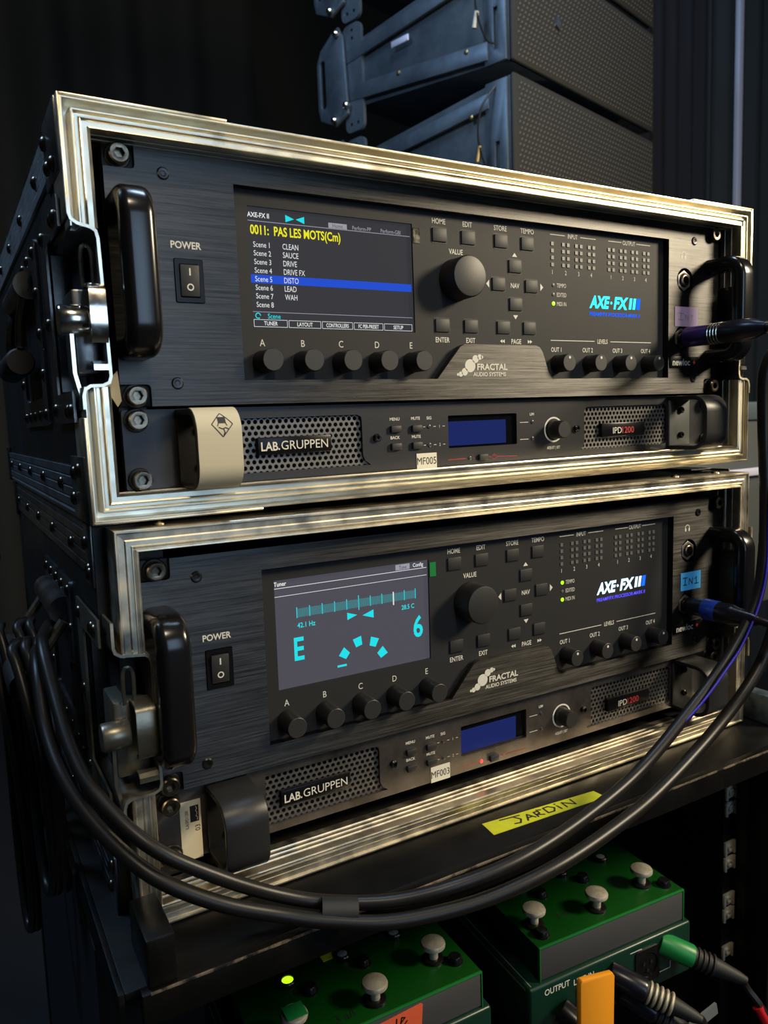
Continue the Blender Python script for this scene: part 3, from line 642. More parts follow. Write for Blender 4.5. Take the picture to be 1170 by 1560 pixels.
    for xx, d in ((260.1, -1), (282.9, 1)):
        for q in (0, 2.0*d): g.flat([(xx-d+q-0, 85.4), (xx-d+q, 82.8), (xx+d+q, 84.1)])
    g.line(303.9, 159.2, 318, 159.2, .5); g.line(333, 159.2, 348.5, 159.2, .5); g.text('INPUT', 325.6, 159.2, 3.2, sx=.75, bold=.01)
    g.line(361.5, 159.2, 375.5, 159.2, .5); g.line(391.5, 159.2, 406.8, 159.2, .5); g.text('OUTPUT', 383.5, 159.2, 3.2, sx=.75, bold=.01)
    g.line(303.4, 85.5, 347, 85.5, .5); g.line(363.5, 85.5, 408.2, 85.5, .5); g.text('LEVELS', 355.3, 85.5, 3.2, sx=.78, bold=.01)
    for i, x in enumerate((309.5, 340.7, 371.9, 403)): g.text('OUT %d' % (i+1), x-.8, 79.0, 3.2, sx=.8, bold=.01)
    ic = [[305.7], [316.2, 320.9], [328.9, 333.6], [341.6, 346.3]]; oc = [[362, 366.7], [374.6, 379.3], [387.2, 391.9], [399.9, 404.6]]
    for i, c in enumerate(ic): g.text(str(i+1), sum(c)/len(c), 133.4, 3.0, sx=.8)
    for i, c in enumerate(oc): g.text(str(i+1), sum(c)/len(c), 133.2, 3.0, sx=.8)
    for s_, z in (('TEMPO', 124.3), ('EDITED', 117.8), ('MIDI IN', 111.4)): g.text(s_, 309.8, z, 2.9, align='l', sx=.68)
    g.part('lettering', 'print_white', t, smooth=0, kind='stuff')
    g = G()
    for c in ic+oc:
        for x in c:
            for k in range(4): g.box(x-1.25, x+1.25, -0.5, 0.1, 152.9-4.8*k-1.25, 152.9-4.8*k+1.25)
    g.part('meter_lights', 'led_off', t, kind='stuff')
    for z, on in ((124.3, not up), (117.8, False), (111.4, True)):
        g = G(); g.lathe([(1.5 if on else 1.2, 0), (1.5 if on else 1.2, .4), (0, .8)], (306.4, 0, z), seg=10)
        g.part('indicator_light', 'led_green' if on else 'led_off', t, label='lit green indicator' if on else None)
    # glowing emblem
    lm = 'logo_cyan' if up else 'logo_ice'; lb_ = 'logo_blue' if up else 'logo_violet'
    fit = lambda tx_, h, wd_, b: wd_/(glyphs(tx_, b)[2]*h/0.70)
    g = G(); g.text('AXE', 342, 114.4, 8.4, y=-.12, align='l', sx=fit('AXE', 8.4, 19.5, .045), shear=.2, bold=.045); g.disc(364.6, 114.2, 1.1); g.text('FX', 367, 114.4, 8.4, y=-.12, align='l', sx=fit('FX', 8.4, 14.5, .045), shear=.2, bold=.045)
    g.part('illuminated_logo', lm, t, smooth=0, label='glowing AXE-FX II name')
    for xa in (383.2, 387.4):
        g = G(); g.flat([(xa, 110.2), (xa+2.8, 110.2), (xa+4.2, 118.6), (xa+1.4, 118.6)]); g.part('illuminated_logo', lm, t, smooth=0)
    g = G(); g.flat([(391.4, 110.2), (395.2, 110.2), (396.4, 118.6), (392.4, 118.6)]); g.part('illuminated_logo', 'logo_blue', t, smooth=0)
    st_ = 'PREAMP/FX PROCESSOR-MARK II'; g = G(); g.text(st_, 341.8, 105.6, 2.7, y=-.12, align='l', sx=fit(st_, 2.7, 53.5, .01), shear=.1, bold=.01); g.part('illuminated_logo', lb_, t, smooth=0)
    # buttons and knobs
    for x, z in ((208.5, 150.5), (231.5, 150.5), (259.1, 150.6), (282.4, 150.6), (271.1, 134.8), (256.4, 122.1), (285.6, 122.1), (271.2, 109.2), (208.9, 93.2), (232.2, 93.2), (260, 93.2), (283.3, 93.2)):
        b = place('button', BTN, t, (x, 0, z)); place('button_gap', BTNH, b, (x, 0, z))
    for x in (83, 108.4, 133.8, 159, 184.3): knob(t, KA, KAC, x, 69.2)
    knob(t, KV, KVC, 221.2, 122.9, 'value_knob')
    for x in (309.5, 340.7, 371.9, 403): knob(t, KO, KOC, x, 68.8, dot=True)
    # maker's emblem on the brushed tongue
    g = G(); yy = -5.75
    for x, z, r in ((216.6, 61.2, .9), (218.9, 61.4, 1.7), (222.2, 62.9, 2.5), (226.8, 66.9, 4.3), (231.3, 71.3, 2.6), (234.8, 72.6, 1.8), (236.8, 72.6, 1.0)): g.disc(x, z, r, yy)
    g.text('FRACTAL', 232.6, 66.2, 4.0, y=yy, align='l', sx=1.08, bold=.03); g.text('AUDIO SYSTEMS', 229.2, 61.3, 2.7, y=yy, align='l', sx=.98, bold=.02)
    g.part('maker_logo', 'print_white', t, smooth=0)
    # power switch
    g = G(); g.prism(rrect(33.6, 48.8, 100, 122.4, 1), -6.4, 0.5, 'y', holes=[rrect(35.8, 46.6, 102.4, 120, .8)]); swp = g.part('power_switch', 'black_gloss', t)
    g = G(); g.prism([(-6.8, 103), (-7.8, 119.4), (-0.5, 119.4), (-0.5, 103)], 36.1, 46.3, 'x', bev=.4); rk = g.part('rocker', 'button_black', swp)
    g = G(); fr = lambda x, z: (x, -6.8-(z-103)/16.4-0.12, z)
    g.flat([(40.8, 113.8), (41.6, 113.8), (41.6, 117.6), (40.8, 117.6)][::-1], frame=fr)
    for k in range(16):
        a, b = 2*math.pi*k/16, 2*math.pi*(k+1)/16
        g.flat([(41.2+1.9*math.cos(a), 107.8+1.9*math.sin(a)), (41.2+1.9*math.cos(b), 107.8+1.9*math.sin(b)), (41.2+1.2*math.cos(b), 107.8+1.2*math.sin(b)), (41.2+1.2*math.cos(a), 107.8+1.2*math.sin(a))], frame=fr)
    g.part('switch_marks', 'print_white', rk, smooth=0)
    g = G(); g.text('POWER', 40.6, 129.8, 3.6, y=-5.75, sx=.92, bold=.02)
    # headphone pictogram
    for k in range(8):
        a, b = math.pi*k/8, math.pi*(k+1)/8; g.line(438.8+2.6*math.cos(a), 153.4+2.4*math.sin(a), 438.8+2.6*math.cos(b), 153.4+2.4*math.sin(b), .5, yy)
    g.flat([(436, 150.6), (437.3, 150.6), (437.3, 153.2), (436, 153.4)], yy); g.flat([(440.3, 150.6), (441.6, 150.6), (441.6, 153.4), (440.3, 153.2)], yy)
    g.part('lettering', 'print_white', t, smooth=0, kind='stuff')
    for x, z in ((31, 165.2), (31, 57.2), (451.8, 165.2), (451.8, 57.2)): place('panel_screw', BOLT_D, t, (x, -5.6, z))
    for x in (8.75, 473.85):
        for z in (50.8, 171.45):
            b = place('rack_bolt', BOLT, t, (x, -3.6, z)); place('washer', WASH, b, (x, -3.0, z))
    # jacks
    for x, z in ((441, 134.2), (438.5, 89.2)):
        g = G(); g.lathe([(9.4, 4), (9.4, 2.0), (6, 2.0)], (x, 4.0, z), seg=28); jk = g.part('jack_socket', 'inner_black', t)
        place('jack_nut', NUT, jk, (x, -2.2, z))
        g = G(); g.lathe([(4.6, 0), (4.6, 5.2), (4.0, 5.6), (3.3, 5.6), (3.3, 1.0), (0, 1.0)], (x, -1, z), seg=24); g.part('jack_sleeve', 'bolt_steel', jk); G().lathe([(3.3, 0), (3.3, 1), (0, 1)], (x, -1.2, z), seg=18).part('jack_hole_shade', 'inner_black', jk)  # black disc, shade at the bottom of the hole put into colour
    bow_handle(9.0, t, unit); bow_handle(473.2, t, unit)
    # installer's badge
    g = G(); cx = 440.5 if up else 440.6
    g.box(423.4, 457.2, -6.5, -5.6, 65.6, 74.6, .3); bd = g.part('installer_badge', 'black_gloss', t, label='small black badge reading newloc')
    g = G(); g.text('newloc', 426, 70.2, 5.2, y=-6.62, align='l', sx=.98, bold=.02); g.part('badge_text', 'print_white', bd, smooth=0)
    g = G(); g.text('+', 450.2, 69.8, 4.4, y=-6.62, align='l', sx=.9, bold=.04); g.part('badge_text', 'print_red', bd, smooth=0)
    return t
processor(0); processor(1)
# ------------------------------------------------------------------ power amplifiers (one unit high)
def perforated(t, x0, x1, z0, z1, skew=None, y=2.1):
    g = G(); p = 3.85; rh = p*math.sqrt(3)/2; R = p/math.sqrt(3); rr = 1.32
    cache = {}
    def vv(x, z, yy):
        k = (round(x, 2), round(z, 2), yy)
        if k not in cache: cache[k] = g.bm.verts.new((x, yy, z))
        return cache[k]
    nz = int((z1-z0)/rh)+1; nx = int((x1-x0)/p)+1
    for b in range(nz):
        for a in range(nx):
            cx = x0+a*p+(p/2 if b % 2 else 0); cz = z0+b*rh
            if cx > x1 or cz > z1: continue
            O = [vv(cx+R*math.cos(math.radians(60*k+30)), cz+R*math.sin(math.radians(60*k+30)), y) for k in range(6)]
            I = [g.bm.verts.new((cx+rr*math.cos(math.radians(30*k+30)), y, cz+rr*math.sin(math.radians(30*k+30)))) for k in range(12)]
            J = [g.bm.verts.new((v.co.x, y+1.2, v.co.z)) for v in I]
            for k in range(6): g.face([O[k], O[(k+1) % 6], I[(2*k+2) % 12], I[2*k+1], I[2*k]])
            for k in range(12): g.face([I[k], I[(k+1) % 12], J[(k+1) % 12], J[k]])
    return g.part('perforated_grille', 'mesh_metal', t, smooth=0)
BTA = G().box(-3.9, 3.9, -2.4, 0.3, -2.3, 2.3, .9).mesh('amp_button_mesh', 'button_black')
SQ = lambda a: a
def amplifier(unit):
    up = unit == 0
    t = thing('power_amplifier', ('black slim rack power amplifier with sticker MF005, bottom unit of the upper flight case' if up else 'worn brownish slim rack power amplifier with sticker MF003, bottom unit of the lower flight case'),
              'amplifier', (241.3, 0, 0.5), unit, 'one unit rack power amplifiers')
    face = 'amp_face' if up else 'amp_face_worn'
    wl = [(67, 5.6), (67, 37.2), (143, 37.2), (145.6, 35.8), (146, 33), (146, 12), (147.5, 8.5), (151.6, 5.6)]
    wr = [(331, 5.6), (335, 8.5), (336, 12), (336, 34), (337.5, 36.6), (340, 37.2), (424, 37.2), (426.5, 35.5), (427, 33), (427, 8), (425.5, 6), (423, 5.6)]
    dis = rrect(211.6, 270.6, 12.7, 34.5, .8)
    g = G(); g.prism(rrect(1.5, 481, 0.9, 43.7, 1.5), 0, 2.0, 'y', holes=[wl, wr, dis]); g.part('face_plate', face, t, smooth=25)
    G().box(20, 462, 6, 300, 1.5, 43).part('chassis', 'inner_black', t)
    perforated(t, 67, 152, 5, 38); perforated(t, 331, 428, 5, 38)
    g = G(); g.box(209, 273, 2.2, 3.2, 10, 37); dp = g.part('display', 'lcd_frame', t)
    g = G(); g.box(211.8, 262, 1.6, 2.15, 14.2, 30.5); g.part('display_window', 'lcd_blue', dp)
    # badges
    for (xa, xb, za, zb) in ((76, 123.6, 15.6, 25.8), (353, 400, 13.8, 24.4)):
        g = G(); g.box(xa, xb, -1.6, 2.2, za, zb, .7); bd = g.part('badge', 'black_gloss', t)
        g = G()
        if xa < 100:
            g.text('LAB', 78.0, 20.6, 5.0, y=-1.75, align='l', sx=.88, bold=.02); g.text('GRUPPEN', 90.6, 20.9, 5.2, y=-1.75, align='l', sx=.97); g.flat([(88.7, 18.3), (89.6, 18.3), (89.6, 19.2), (88.7, 19.2)], -1.75)
            g.part('badge_text', 'print_white', bd, smooth=0)
        else:
            g.text('IPD', 364.5, 18.6, 4.8, y=-1.75, align='l', sx=1.0); g.part('badge_text', 'print_white', bd, smooth=0)
            g = G(); g.text('1200', 374.6, 18.6, 4.8, y=-1.75, align='l', sx=1.05, bold=.015); g.part('badge_text', 'print_red', bd, smooth=0)
    g = G()
    for s_, x, z in (('MENU', 169.9, 33.6), ('BACK', 169.9, 21.8), ('MUTE', 185.8, 33.6), ('MUTE', 186, 21.8), ('SIG', 196.3, 33.5), ('LIM', 284.7, 33.4)): g.text(s_, x, z, 1.9, sx=1.0, bold=.02)
    g.text('ADJUST | SET', 305, 8.6, 1.9, sx=.8, bold=.015)
    g.text('1', 204.5, 27.8, 1.9); g.text('2', 204.5, 15.8, 1.9)
    for z in (27.8, 15.8):
        for a, b in ((191.6, 193.2), (199.6, 201.6), (207, 208.8)): g.line(a, z, b, z, .35)
        g.line(273.5, z, 281.2, z, .4)
    for k in range(40):
        a, b = 2*math.pi*k/40, 2*math.pi*(k+1)/40
        if k < 37 or True: g.flat([(305.3+9.2*math.cos(a), 21.6+9.2*math.sin(a)), (305.3+9.2*math.cos(b), 21.6+9.2*math.sin(b)), (305.3+8.0*math.cos(b), 21.6+8.0*math.sin(b)), (305.3+8.0*math.cos(a), 21.6+8.0*math.sin(a))])
    g.part('lettering', 'print_white', t, smooth=0, kind='stuff')
    g = G(); g.line(211, 5.0, 225.5, 5.2, .5); g.line(232, 5.1, 233.4, 5.1, .4); g.line(245.5, 5.1, 247.3, 5.1, .4); g.line(252.5, 5.1, 270.4, 4.4, .45)
    for k in range(14):
        a, b = math.radians(120+k*21), math.radians(120+(k+1)*21); g.line(250+1.7*math.cos(a), 5.1+1.7*math.sin(a), 250+1.7*math.cos(b), 5.1+1.7*math.sin(b), .35)
    g.line(250, 5.3, 250, 7.4, .35); g.part('printed_marks', 'print_red', t, smooth=0, kind='stuff')
    for x, z in ((170, 27.2), (170, 16), (186, 27), (186, 16), (239.6, 5.2)): place('button', BTA, t, (x, 0, z))
    for x, z, c in ((196.2, 27.8, 0), (196.2, 15.8, 0), (285, 27.8, 0), (285, 16, 0), (228.8, 5.2, 0 if up else 1)):
        g = G(); g.lathe([(1.25, 0), (1.25, .5), (0, 1.0)], (x, 0, z), seg=10); g.part('indicator_light', 'led_red' if c else 'led_dark', t, label='glowing red indicator' if c else None)
    g = G(); g.lathe([(6.8, 0), (6.8, 1), (6.3, 10.5), (5.8, 11.2)], (305.3, 0, 21.6), seg=32); kb = g.part('adjust_knob', 'knob_black', t)
    g = G(); g.lathe([(5.7, 11.1), (5.7, 11.35), (0, 11.35)], (305.3, 0, 21.6), seg=32); g.part('knob_cap', 'knob_cap', kb)
    for x, z in ((156.2, 22.3), (327.6, 21.6)): place('panel_screw', BOLT_S, t, (x, 0, z))
    for x in (8.75, 473.85):
        for z in (38.1, 6.35):
            b = place('rack_bolt', BOLT, t, (x, -1.6, z)); place('washer', WASH, b, (x, 0, z))
    # strap handles: bent plates, D shaped in side view
    yo = -37; zA, zB = 0.8, 43.2; rc = 13
    def prof(off):
        P = [(-0.2, zB-off)]
        for k in range(9): a = math.radians(90*k/8); P.append((yo+rc-(rc-off)*math.sin(a)+0, zB-rc+(rc-off)*math.cos(a)))
        for k in range(9): a = math.radians(90*k/8); P.append((yo+rc-(rc-off)*math.cos(a), zA+rc-(rc-off)*math.sin(a)))
        P.append((-0.2, zA+off)); return P
    for xa, xb in ((30, 54.6), (428.2, 452.6)):
        P = prof(0); Q = prof(3.2)
        g = G(); g.prism(P+Q[::-1], xa, xb, 'x', bev=.5); hd = g.part('strap_handle', 'bracket_black', t, smooth=40)
        G().box(xa, xb, -2.2, -0.1, 3.5, 40.5, .5).part('strap_foot', 'bracket_black' if (xa < 100 or not up) else 'clutter_grey', hd)  # light on the upper right foot is put into its grey
        for z in (12, 32): place('handle_screw', BOLT_S, hd, ((xa+xb)/2+1, -2.2, z))
    # stickers
    sx0, sx1 = (186.3, 200.6)
    g = G(); g.box(185.6, 201.4, -0.35, -0.02, 0.2 if up else 0.6, 10.6 if up else 11.6); st = g.part('asset_sticker', 'label_white', t, label='white sticker reading MF005' if up else 'white sticker reading MF003')
    g = G(); g.text('MF005' if up else 'MF003', 193.4, 5.6 if up else 6.1, 4.8, y=-.45, sx=.84, bold=.0); g.part('sticker_text', 'print_black', st, smooth=0)
    if up:     # cream label wrapped over the left strap handle
        P = prof(-0.25); s0, s1 = 30.6, 54.8
        PP = [p for p in P if p[0] < -8]
        g = G(); A = g.addv([(s0, p[0], p[1]) for p in PP]); B = g.addv([(s1-0.6, p[0], p[1]) for p in PP])
        for i in range(len(PP)-1): g.face([A[i], B[i], B[i+1], A[i+1]])
        lb = g.part('wrapped_label', 'label_cream', t, label='cream label with a diamond emblem')
        # arc-length frame on the label
        L_ = [0]
        for a, b in zip(PP, PP[1:]): L_.append(L_[-1]+math.hypot(b[0]-a[0], b[1]-a[1]))
        def fr(x, v):
            v = max(0, min(L_[-1]-1e-6, v)); i = max(k for k in range(len(L_)-1) if L_[k] <= v); f = (v-L_[i])/(L_[i+1]-L_[i])
            y = PP[i][0]+(PP[i+1][0]-PP[i][0])*f; z = PP[i][1]+(PP[i+1][1]-PP[i][1])*f
            d = Vector((PP[i+1][0]-PP[i][0], PP[i+1][1]-PP[i][1])).normalized(); return (x, y+d.y*0.15, z-d.x*0.15)
        g = G(); c = (44.0, 16.5); q = [(0, -6.6), (5.6, 0), (0, 6.6), (-5.6, 0)]
        for i in range(4): g.line(c[0]+q[i][0], c[1]+q[i][1], c[0]+q[(i+1) % 4][0], c[1]+q[(i+1) % 4][1], .45, frame=fr)
        [g.flat([(41.9, 12.4+.6*q), (46.1, 12.4+.6*q), (46.1, 13+.6*q), (41.9, 13+.6*q)], frame=fr) for q in range(6)]
        g.stroke([(42.1, 16), (41.5, 17.4)], .4, frame=fr); g.stroke([(45.9, 16), (46.5, 17.2)], .4, frame=fr)
        g.stroke([(42.1, 18.2), (43.9, 19), (45.5, 18.4), (46.9, 19)], .5, frame=fr); g.stroke([(44.5, 19), (45.1, 21), (44.5, 22)], .5, frame=fr)
        g.part('label_emblem', 'print_black', lb, smooth=0)
    else:
        g = G(); g.box(14.9, 26.9, -0.35, -0.02, 0.0, 35.4); lb = g.part('inventory_label', 'label_cream', t, label='cream upright inventory label')
        g = G(); g.text('ILA/IPD1200', 18.6, 24.5, 1.9, y=-.45, sx=.8, rot=math.pi/2); g.text('03', 24.6, 18.4, 2.8, y=-.45, sx=1.0, rot=math.pi/2)
        g.flat([(20.6, 22.4), (25.6, 22.4), (25.6, 32.2), (20.6, 32.2)], -.42); g.part('label_print', 'print_black', lb, smooth=0)
        g = G(); g.stroke([(24.6, 23.2), (24.8, 25), (23.8, 25.6), (24.6, 26.8), (24.4, 28), (23.8, 29), (24.6, 30), (24, 31.4)], .3, -.5); g.part('label_print', 'label_cream', lb, smooth=0)
    return t
amplifier(0); amplifier(1)
# ------------------------------------------------------------------ hand-written tapes on the processors
g = G(); g.box(429, 456.6, -6.0, -5.62, 98.2, 113.6); tp = g.top('masking_tape', 'tape_lilac', 'lilac tape scrap marked IN1 above the plugged socket of the upper processor', 'tape', (443, -5.6, 98))
g = G(); g.stroke([(433, 108.6), (439, 108.2)], .6, -6.1); g.stroke([(436, 108.4), (435.6, 103.4)], .6, -6.1); g.stroke([(432.6, 103.6), (438.6, 103.2)], .6, -6.1); g.stroke([(441, 103.2), (441.4, 107.4), (444.6, 103.2), (444.8, 107.4)], .6, -6.1); g.stroke([(448.2, 106.4), (449.8, 107.6), (449.2, 103.2)], .5, -6.1)
g.part('handwriting', 'print_dim', tp, smooth=0)
g = G(); g.box(431.4, 456.2, -6.0, -5.62, 101.2, 116.2); tp = g.top('masking_tape', 'tape_blue', 'bright blue tape scrap marked IN1 above the plugged socket of the lower processor', 'tape', (443, -5.6, 101), 1)
g = G(); g.stroke([(434, 111.8), (439.2, 111.8)], .8, -6.1); g.stroke([(436.8, 111.6), (436.6, 106)], .8, -6.1); g.stroke([(434.6, 105.8), (438.8, 105.8)], .8, -6.1); g.stroke([(441.4, 105.8), (441.8, 111), (445.4, 106), (446, 111)], .8, -6.1); g.stroke([(448.6, 109.6), (450.8, 111.6), (450.6, 106)], .8, -6.1); g.stroke([(448.2, 105.8), (453.2, 105.8)], .8, -6.1)
g.part('handwriting', 'print_black', tp, smooth=0)
# ------------------------------------------------------------------ instrument plugs
def plug(unit):
    up = unit == 0; x, z = 438.5, 89.2
    if up:
        t = thing('jack_plug', 'violet and black metal jack plug in the upper processor, ribbed in the middle', 'plug', (x, -6, z), 0)
        g = G(); g.lathe([(0, 0), (2.9, 0), (2.9, 8), (7.6, 8), (7.8, 9), (7.9, 30)], (x, -2, z), seg=28); g.part('barrel', 'plug_violet', t)
        for k in range(4):
            g = G(); g.lathe([(7.6, 0), (8.2, .4), (8.2, 1.0), (7.6, 1.4)], (x, -33.0-k*2.6, z), seg=28); g.part('grip_ring', 'chrome', t)
        g = G(); g.lathe([(7.9, 0), (7.9, 11), (8.2, 12), (8.3, 26), (7.4, 36), (5.6, 41), (4.4, 46), (0, 46)], (x, -32, z), seg=28); g.part('boot', 'plug_black', t)
        g = G(); g.tube([(x, -70, z), (x, -84, z), (x+3, -100, z-1), (x+24, -118, z-8), (x+60, -120, z-34)], 3.2, 12, 6); g.part('cable', 'cable_black', t)
    else:
        t = thing('jack_plug', 'black jack plug with a bright blue ring in the lower processor', 'plug', (x, -6, z), 1)
        g = G(); g.lathe([(0, 0), (2.9, 0), (2.9, 6), (6.4, 6), (7.0, 7), (7.2, 22), (0, 22)], (x, -2, z), seg=28); g.part('barrel', 'plug_black', t)
        g = G(); g.lathe([(8.2, 0), (8.5, 1), (8.5, 12), (8.2, 13)], (x, -24, z), seg=28); g.part('colour_ring', 'plug_blue', t, label='bright blue ring')
        g = G(); g.lathe([(8.2, 0), (8.2, 11), (7.6, 13), (7.2, 14), (5.2, 30), (3.8, 33), (0, 33)], (x, -37, z), seg=28); g.part('boot', 'plug_black', t)
        g = G(); g.tube([(x, -66, z), (x+1, -78, z-1), (x+8, -94, z-6), (x+26, -104, z-20), (x+52, -104, z-46)], 3.2, 12, 6); g.part('cable', 'cable_black', t)
plug(0); plug(1)
# ------------------------------------------------------------------ cart (in the lower case's frame)
TZ = -21.2      # cart top, lower frame
ct = thing('equipment_cart', 'black steel rack cart under both flight cases, worn bright front edge', 'cart', (241, 200, -880), 1)
G().box(-31, 523, -60, 520, TZ-4, TZ, .8).part('table_top', 'cart_black', ct)
g = G(); g.prism([(-66.5, TZ-0.2), (-64, TZ), (-60, TZ), (-60, TZ-17), (-66.5, TZ-17)], -24, 600, 'x', bev=.6); g.part('front_lip', 'cart_black', ct)
g = G()
random.seed(3)
for k in range(70):
    a = -20+k*8.8; wv = random.uniform(.15, .7); g.box(a, a+8.8, -66.9, -66.0+wv*.5, TZ-.6-wv*.5, TZ+.12)
g.part('worn_edge', 'cart_worn', ct, kind='stuff')
g = G(); g.box(-20.5, -6.5, -64.5, -26, TZ, TZ+25.5, 1.2); g.part('end_stop', 'cart_black', ct)
g = G(); g.box(507, 521, -42, -9, TZ, TZ+25.5, 1.2); g.part('end_stop', 'cart_rail_blue', ct, label='scuffed end stop, blue light put into its colour')
G().box(505, 522, -59, -44, TZ, TZ+1.2, .4).part('blue_lit_strip', 'cart_rail_blue', ct)  # added strip, blue light on the cart top put into its colour
g = G(); g.box(-34, -31, -60, 520, TZ-20, TZ+.3, .5); g.part('side_lip', 'cart_black', ct)
g = G(); g.box(523, 526, -60, 520, TZ-20, TZ+.3, .5); g.part('side_lip', 'cart_black', ct)
for xa in (-32, 512):
    for ya in (-40, 480):
        G().box(xa, xa+16, ya, ya+24, -880, TZ-4, 1).part('post', 'cart_black', ct)
G().box(-31, 523, -20, 520, -640, -636, 0).part('shelf', 'cart_black', ct)
G().box(521, 523, -20, 500, -636, TZ-40).part('side_sheet', 'inner_black', ct)
G().box(-31, -29.5, 40, 500, -636, TZ-40).part('side_sheet', 'inner_black', ct)
G().box(-31, 523, 505, 508, -636, TZ-40).part('back_sheet', 'inner_black', ct)
# right inner rack rail with cage nuts
g = G(); g.box(505, 520, 2, 6, -500, TZ-40); rr_ = g.part('rack_rail', 'cart_black', ct)
CN = G()
CN.box(-6.5, 6.5, -1.6, 0, -6, 6, .4); CN.box(-7.5, -5, -3.6, -1, -6.5, 6.5, .3); CN.box(5, 7.5, -3.6, -1, -6.5, 6.5, .3); CN.lathe([(3.4, 0), (3.4, 2.0), (2.2, 2.2), (2.2, .4), (0, .4)], (0, -1.4, 0), seg=12)
CN = CN.mesh('cage_nut_mesh', 'switch_steel')
for z in (-98, -113.5, -152, -167, -203, -217.5, -255): place('cage_nut', CN, rr_, (512, 2, z))
g = G(); g.box(395, 425, 30, 32, -105, TZ-38, 1); g.part('bracket', 'cart_rail_blue', ct)
# yellow tape with handwriting, lying on the cart top
g = G(); fr = lambda x, y: (x, y, TZ+0.35)
tq = [(205.5, -30.5), (299.6, -38.5), (300.5, -49.5), (203.6, -45.5)]
A = [fr(*p) for p in tq]; g.face(g.addv(A)); g.face(g.addv([(p[0], p[1], TZ+.1) for p in tq][::-1]))
tp = g.top('marking_tape', 'tape_yellow', 'neon yellow tape marked JARDIN stuck on the front of the black cart', 'tape', (250, -40, TZ), 1)
fr2 = lambda x, v: (x, v, TZ+0.5)
g = G()
def jt(pts, wd=1.3): g.stroke(pts, wd, frame=fr2)
jt([(218, -33.6), (233, -35.6)]); jt([(228, -35), (231, -40), (228, -43.5), (224, -42.4)])
jt([(234, -44), (238, -37.6), (241, -43.4)]); jt([(235.5, -41.6), (240, -41.4)])
jt([(243, -44), (243.6, -38), (247, -38.4), (246.6, -41), (243.6, -41.4), (248.4, -44)])
jt([(252, -44), (252.6, -37.4), (257, -37.4), (260, -41), (257, -44.4), (252, -44)]); jt([(250, -38), (247, -36.8)])
jt([(263, -40), (263.4, -44.6)]); jt([(263.1, -37.4), (263.3, -37.6)], 1.5)
jt([(268, -45), (268.6, -38.6), (276, -45.2), (276.8, -38.4)])
g.part('handwriting', 'print_black', tp, smooth=0)
# ------------------------------------------------------------------ loose cables
def cable(label, pts, r, m='cable_black', name='cable', group=None, n=8):
    g = G(); g.tube(pts, r, 14, n); return g.top(name, m, label, 'cable', pts[0], 0, group, smooth=60)
C1 = [(-30.6, 130.0, -95), (-36.6, 90.0, -90), (-41.6, 60.0, -91.4), (-40.4, 30.0, -112.2), (-37.4, 0.0, -134.7), (-29.7, -25.0, -152.1), (-10.7, -50.0, -172.8), (18.8, -58.0, -194.8), (49.1, -60.0, -214.7), (76.7, -66.0, -226.2), (109.9, -80.0, -230.0), (145.8, -92.0, -226.8), (191.2, -95.0, -224.2), (254.4, -85.0, -220.9), (314.5, -75.0, -210.4), (375.5, -70.0, -179.8), (415.2, -68.0, -153.5), (446.0, -68.0, -117.8), (458.5, -66.0, -83.8), (468.6, -60.0, -39.2), (471.5, -55.0, 21.9), (470, -57.0, 61.7), (480, -66.0, 85.0)]
C2 = [(-34, 130, -110), (-42, 90, -100), (-45.4, 60.0, -104), (-46.3, 30.0, -130.3), (-41.8, 0.0, -150.1), (-31.0, -25.0, -168.4), (-11.8, -50.0, -187.5), (16.7, -62.0, -206.2), (49.1, -68.0, -222.1), (72.6, -76.0, -230), (106.1, -88.0, -236), (154.7, -97.0, -238.0), (206.3, -101.0, -234.3), (268.9, -93.0, -231), (324.2, -83.0, -224.9), (398.3, -72.0, -202.9), (447.8, -70.0, -170.4), (468.4, -72.0, -131.5), (490, -80, -60)]
cable('thick black cable sweeping along the cart and up past the blue plug', C1, lambda u: 3.5+1.1*u)
cable('black cable drooping lowest over the cart front edge, below the other one', C2, lambda u: 3.6+1.1*u)
cable('blue reflection on the black cable at the right edge, shaped as a thin strand', [(476, -62, 20), (466, -65, -40), (455.5, -71.0, -88), (444, -73.0, -116), (424, -74, -143), (404, -74.6, -159), (375, -75.0, -179), (340, -73, -199)], 1.0, 'cable_blue')  # added strand standing in for the blue ring's reflection on the cable
g = G(); 
w1 = [Vector(C1[i]) for i in (9, 10)]; w2 = [Vector(C2[i]) for i in (9, 10)]
m0 = (w1[0]+w2[0])/2; m1 = (w1[1]+w2[1])/2; g.tube([m0-(m1-m0)*.12, m0+(m1-m0)*.42], 7.2, 16, flat=1.0)
g.top('cable_tie', 'rubber', 'black tape wrap binding the two cables at the cart front edge', 'cable tie', tuple(m0))
# coil hanging on the lower case's side handle
def coil(label, yc, zt, zb, r, x0, wid, seed, cnt=1):
    random.seed(seed); pts = []
    for k in range(28*cnt+1):
        a = 2*math.pi*k/28; j = k//28
        pts.append((x0+3*math.sin(a*1.7+j)+j*5-4*math.cos(a), yc+wid*math.sin(a)*(1+.08*math.sin(k*.9)), (zt+zb)/2+(zt-zb)/2*math.cos(a)))
    g = G(); g.tube(pts, r, 10, 3); g.top('cable_coil', 'cable_black', label, 'cable', pts[0], 0, 'coiled cables hanging on the side handle', smooth=60)
coil('coiled black cable hanging nearest on the lower case handle', 96, -96, -262, 3.3, -50, 34, 1, 3)
coil('long loop of black cable hanging furthest left from the handle, reaching lowest', 172, -100, -330, 3.2, -60, 34, 2, 2)
coil('black cable loop arching over the steel arm of the handle', 128, -90, -235, 3.0, -44, 30, 5, 2)
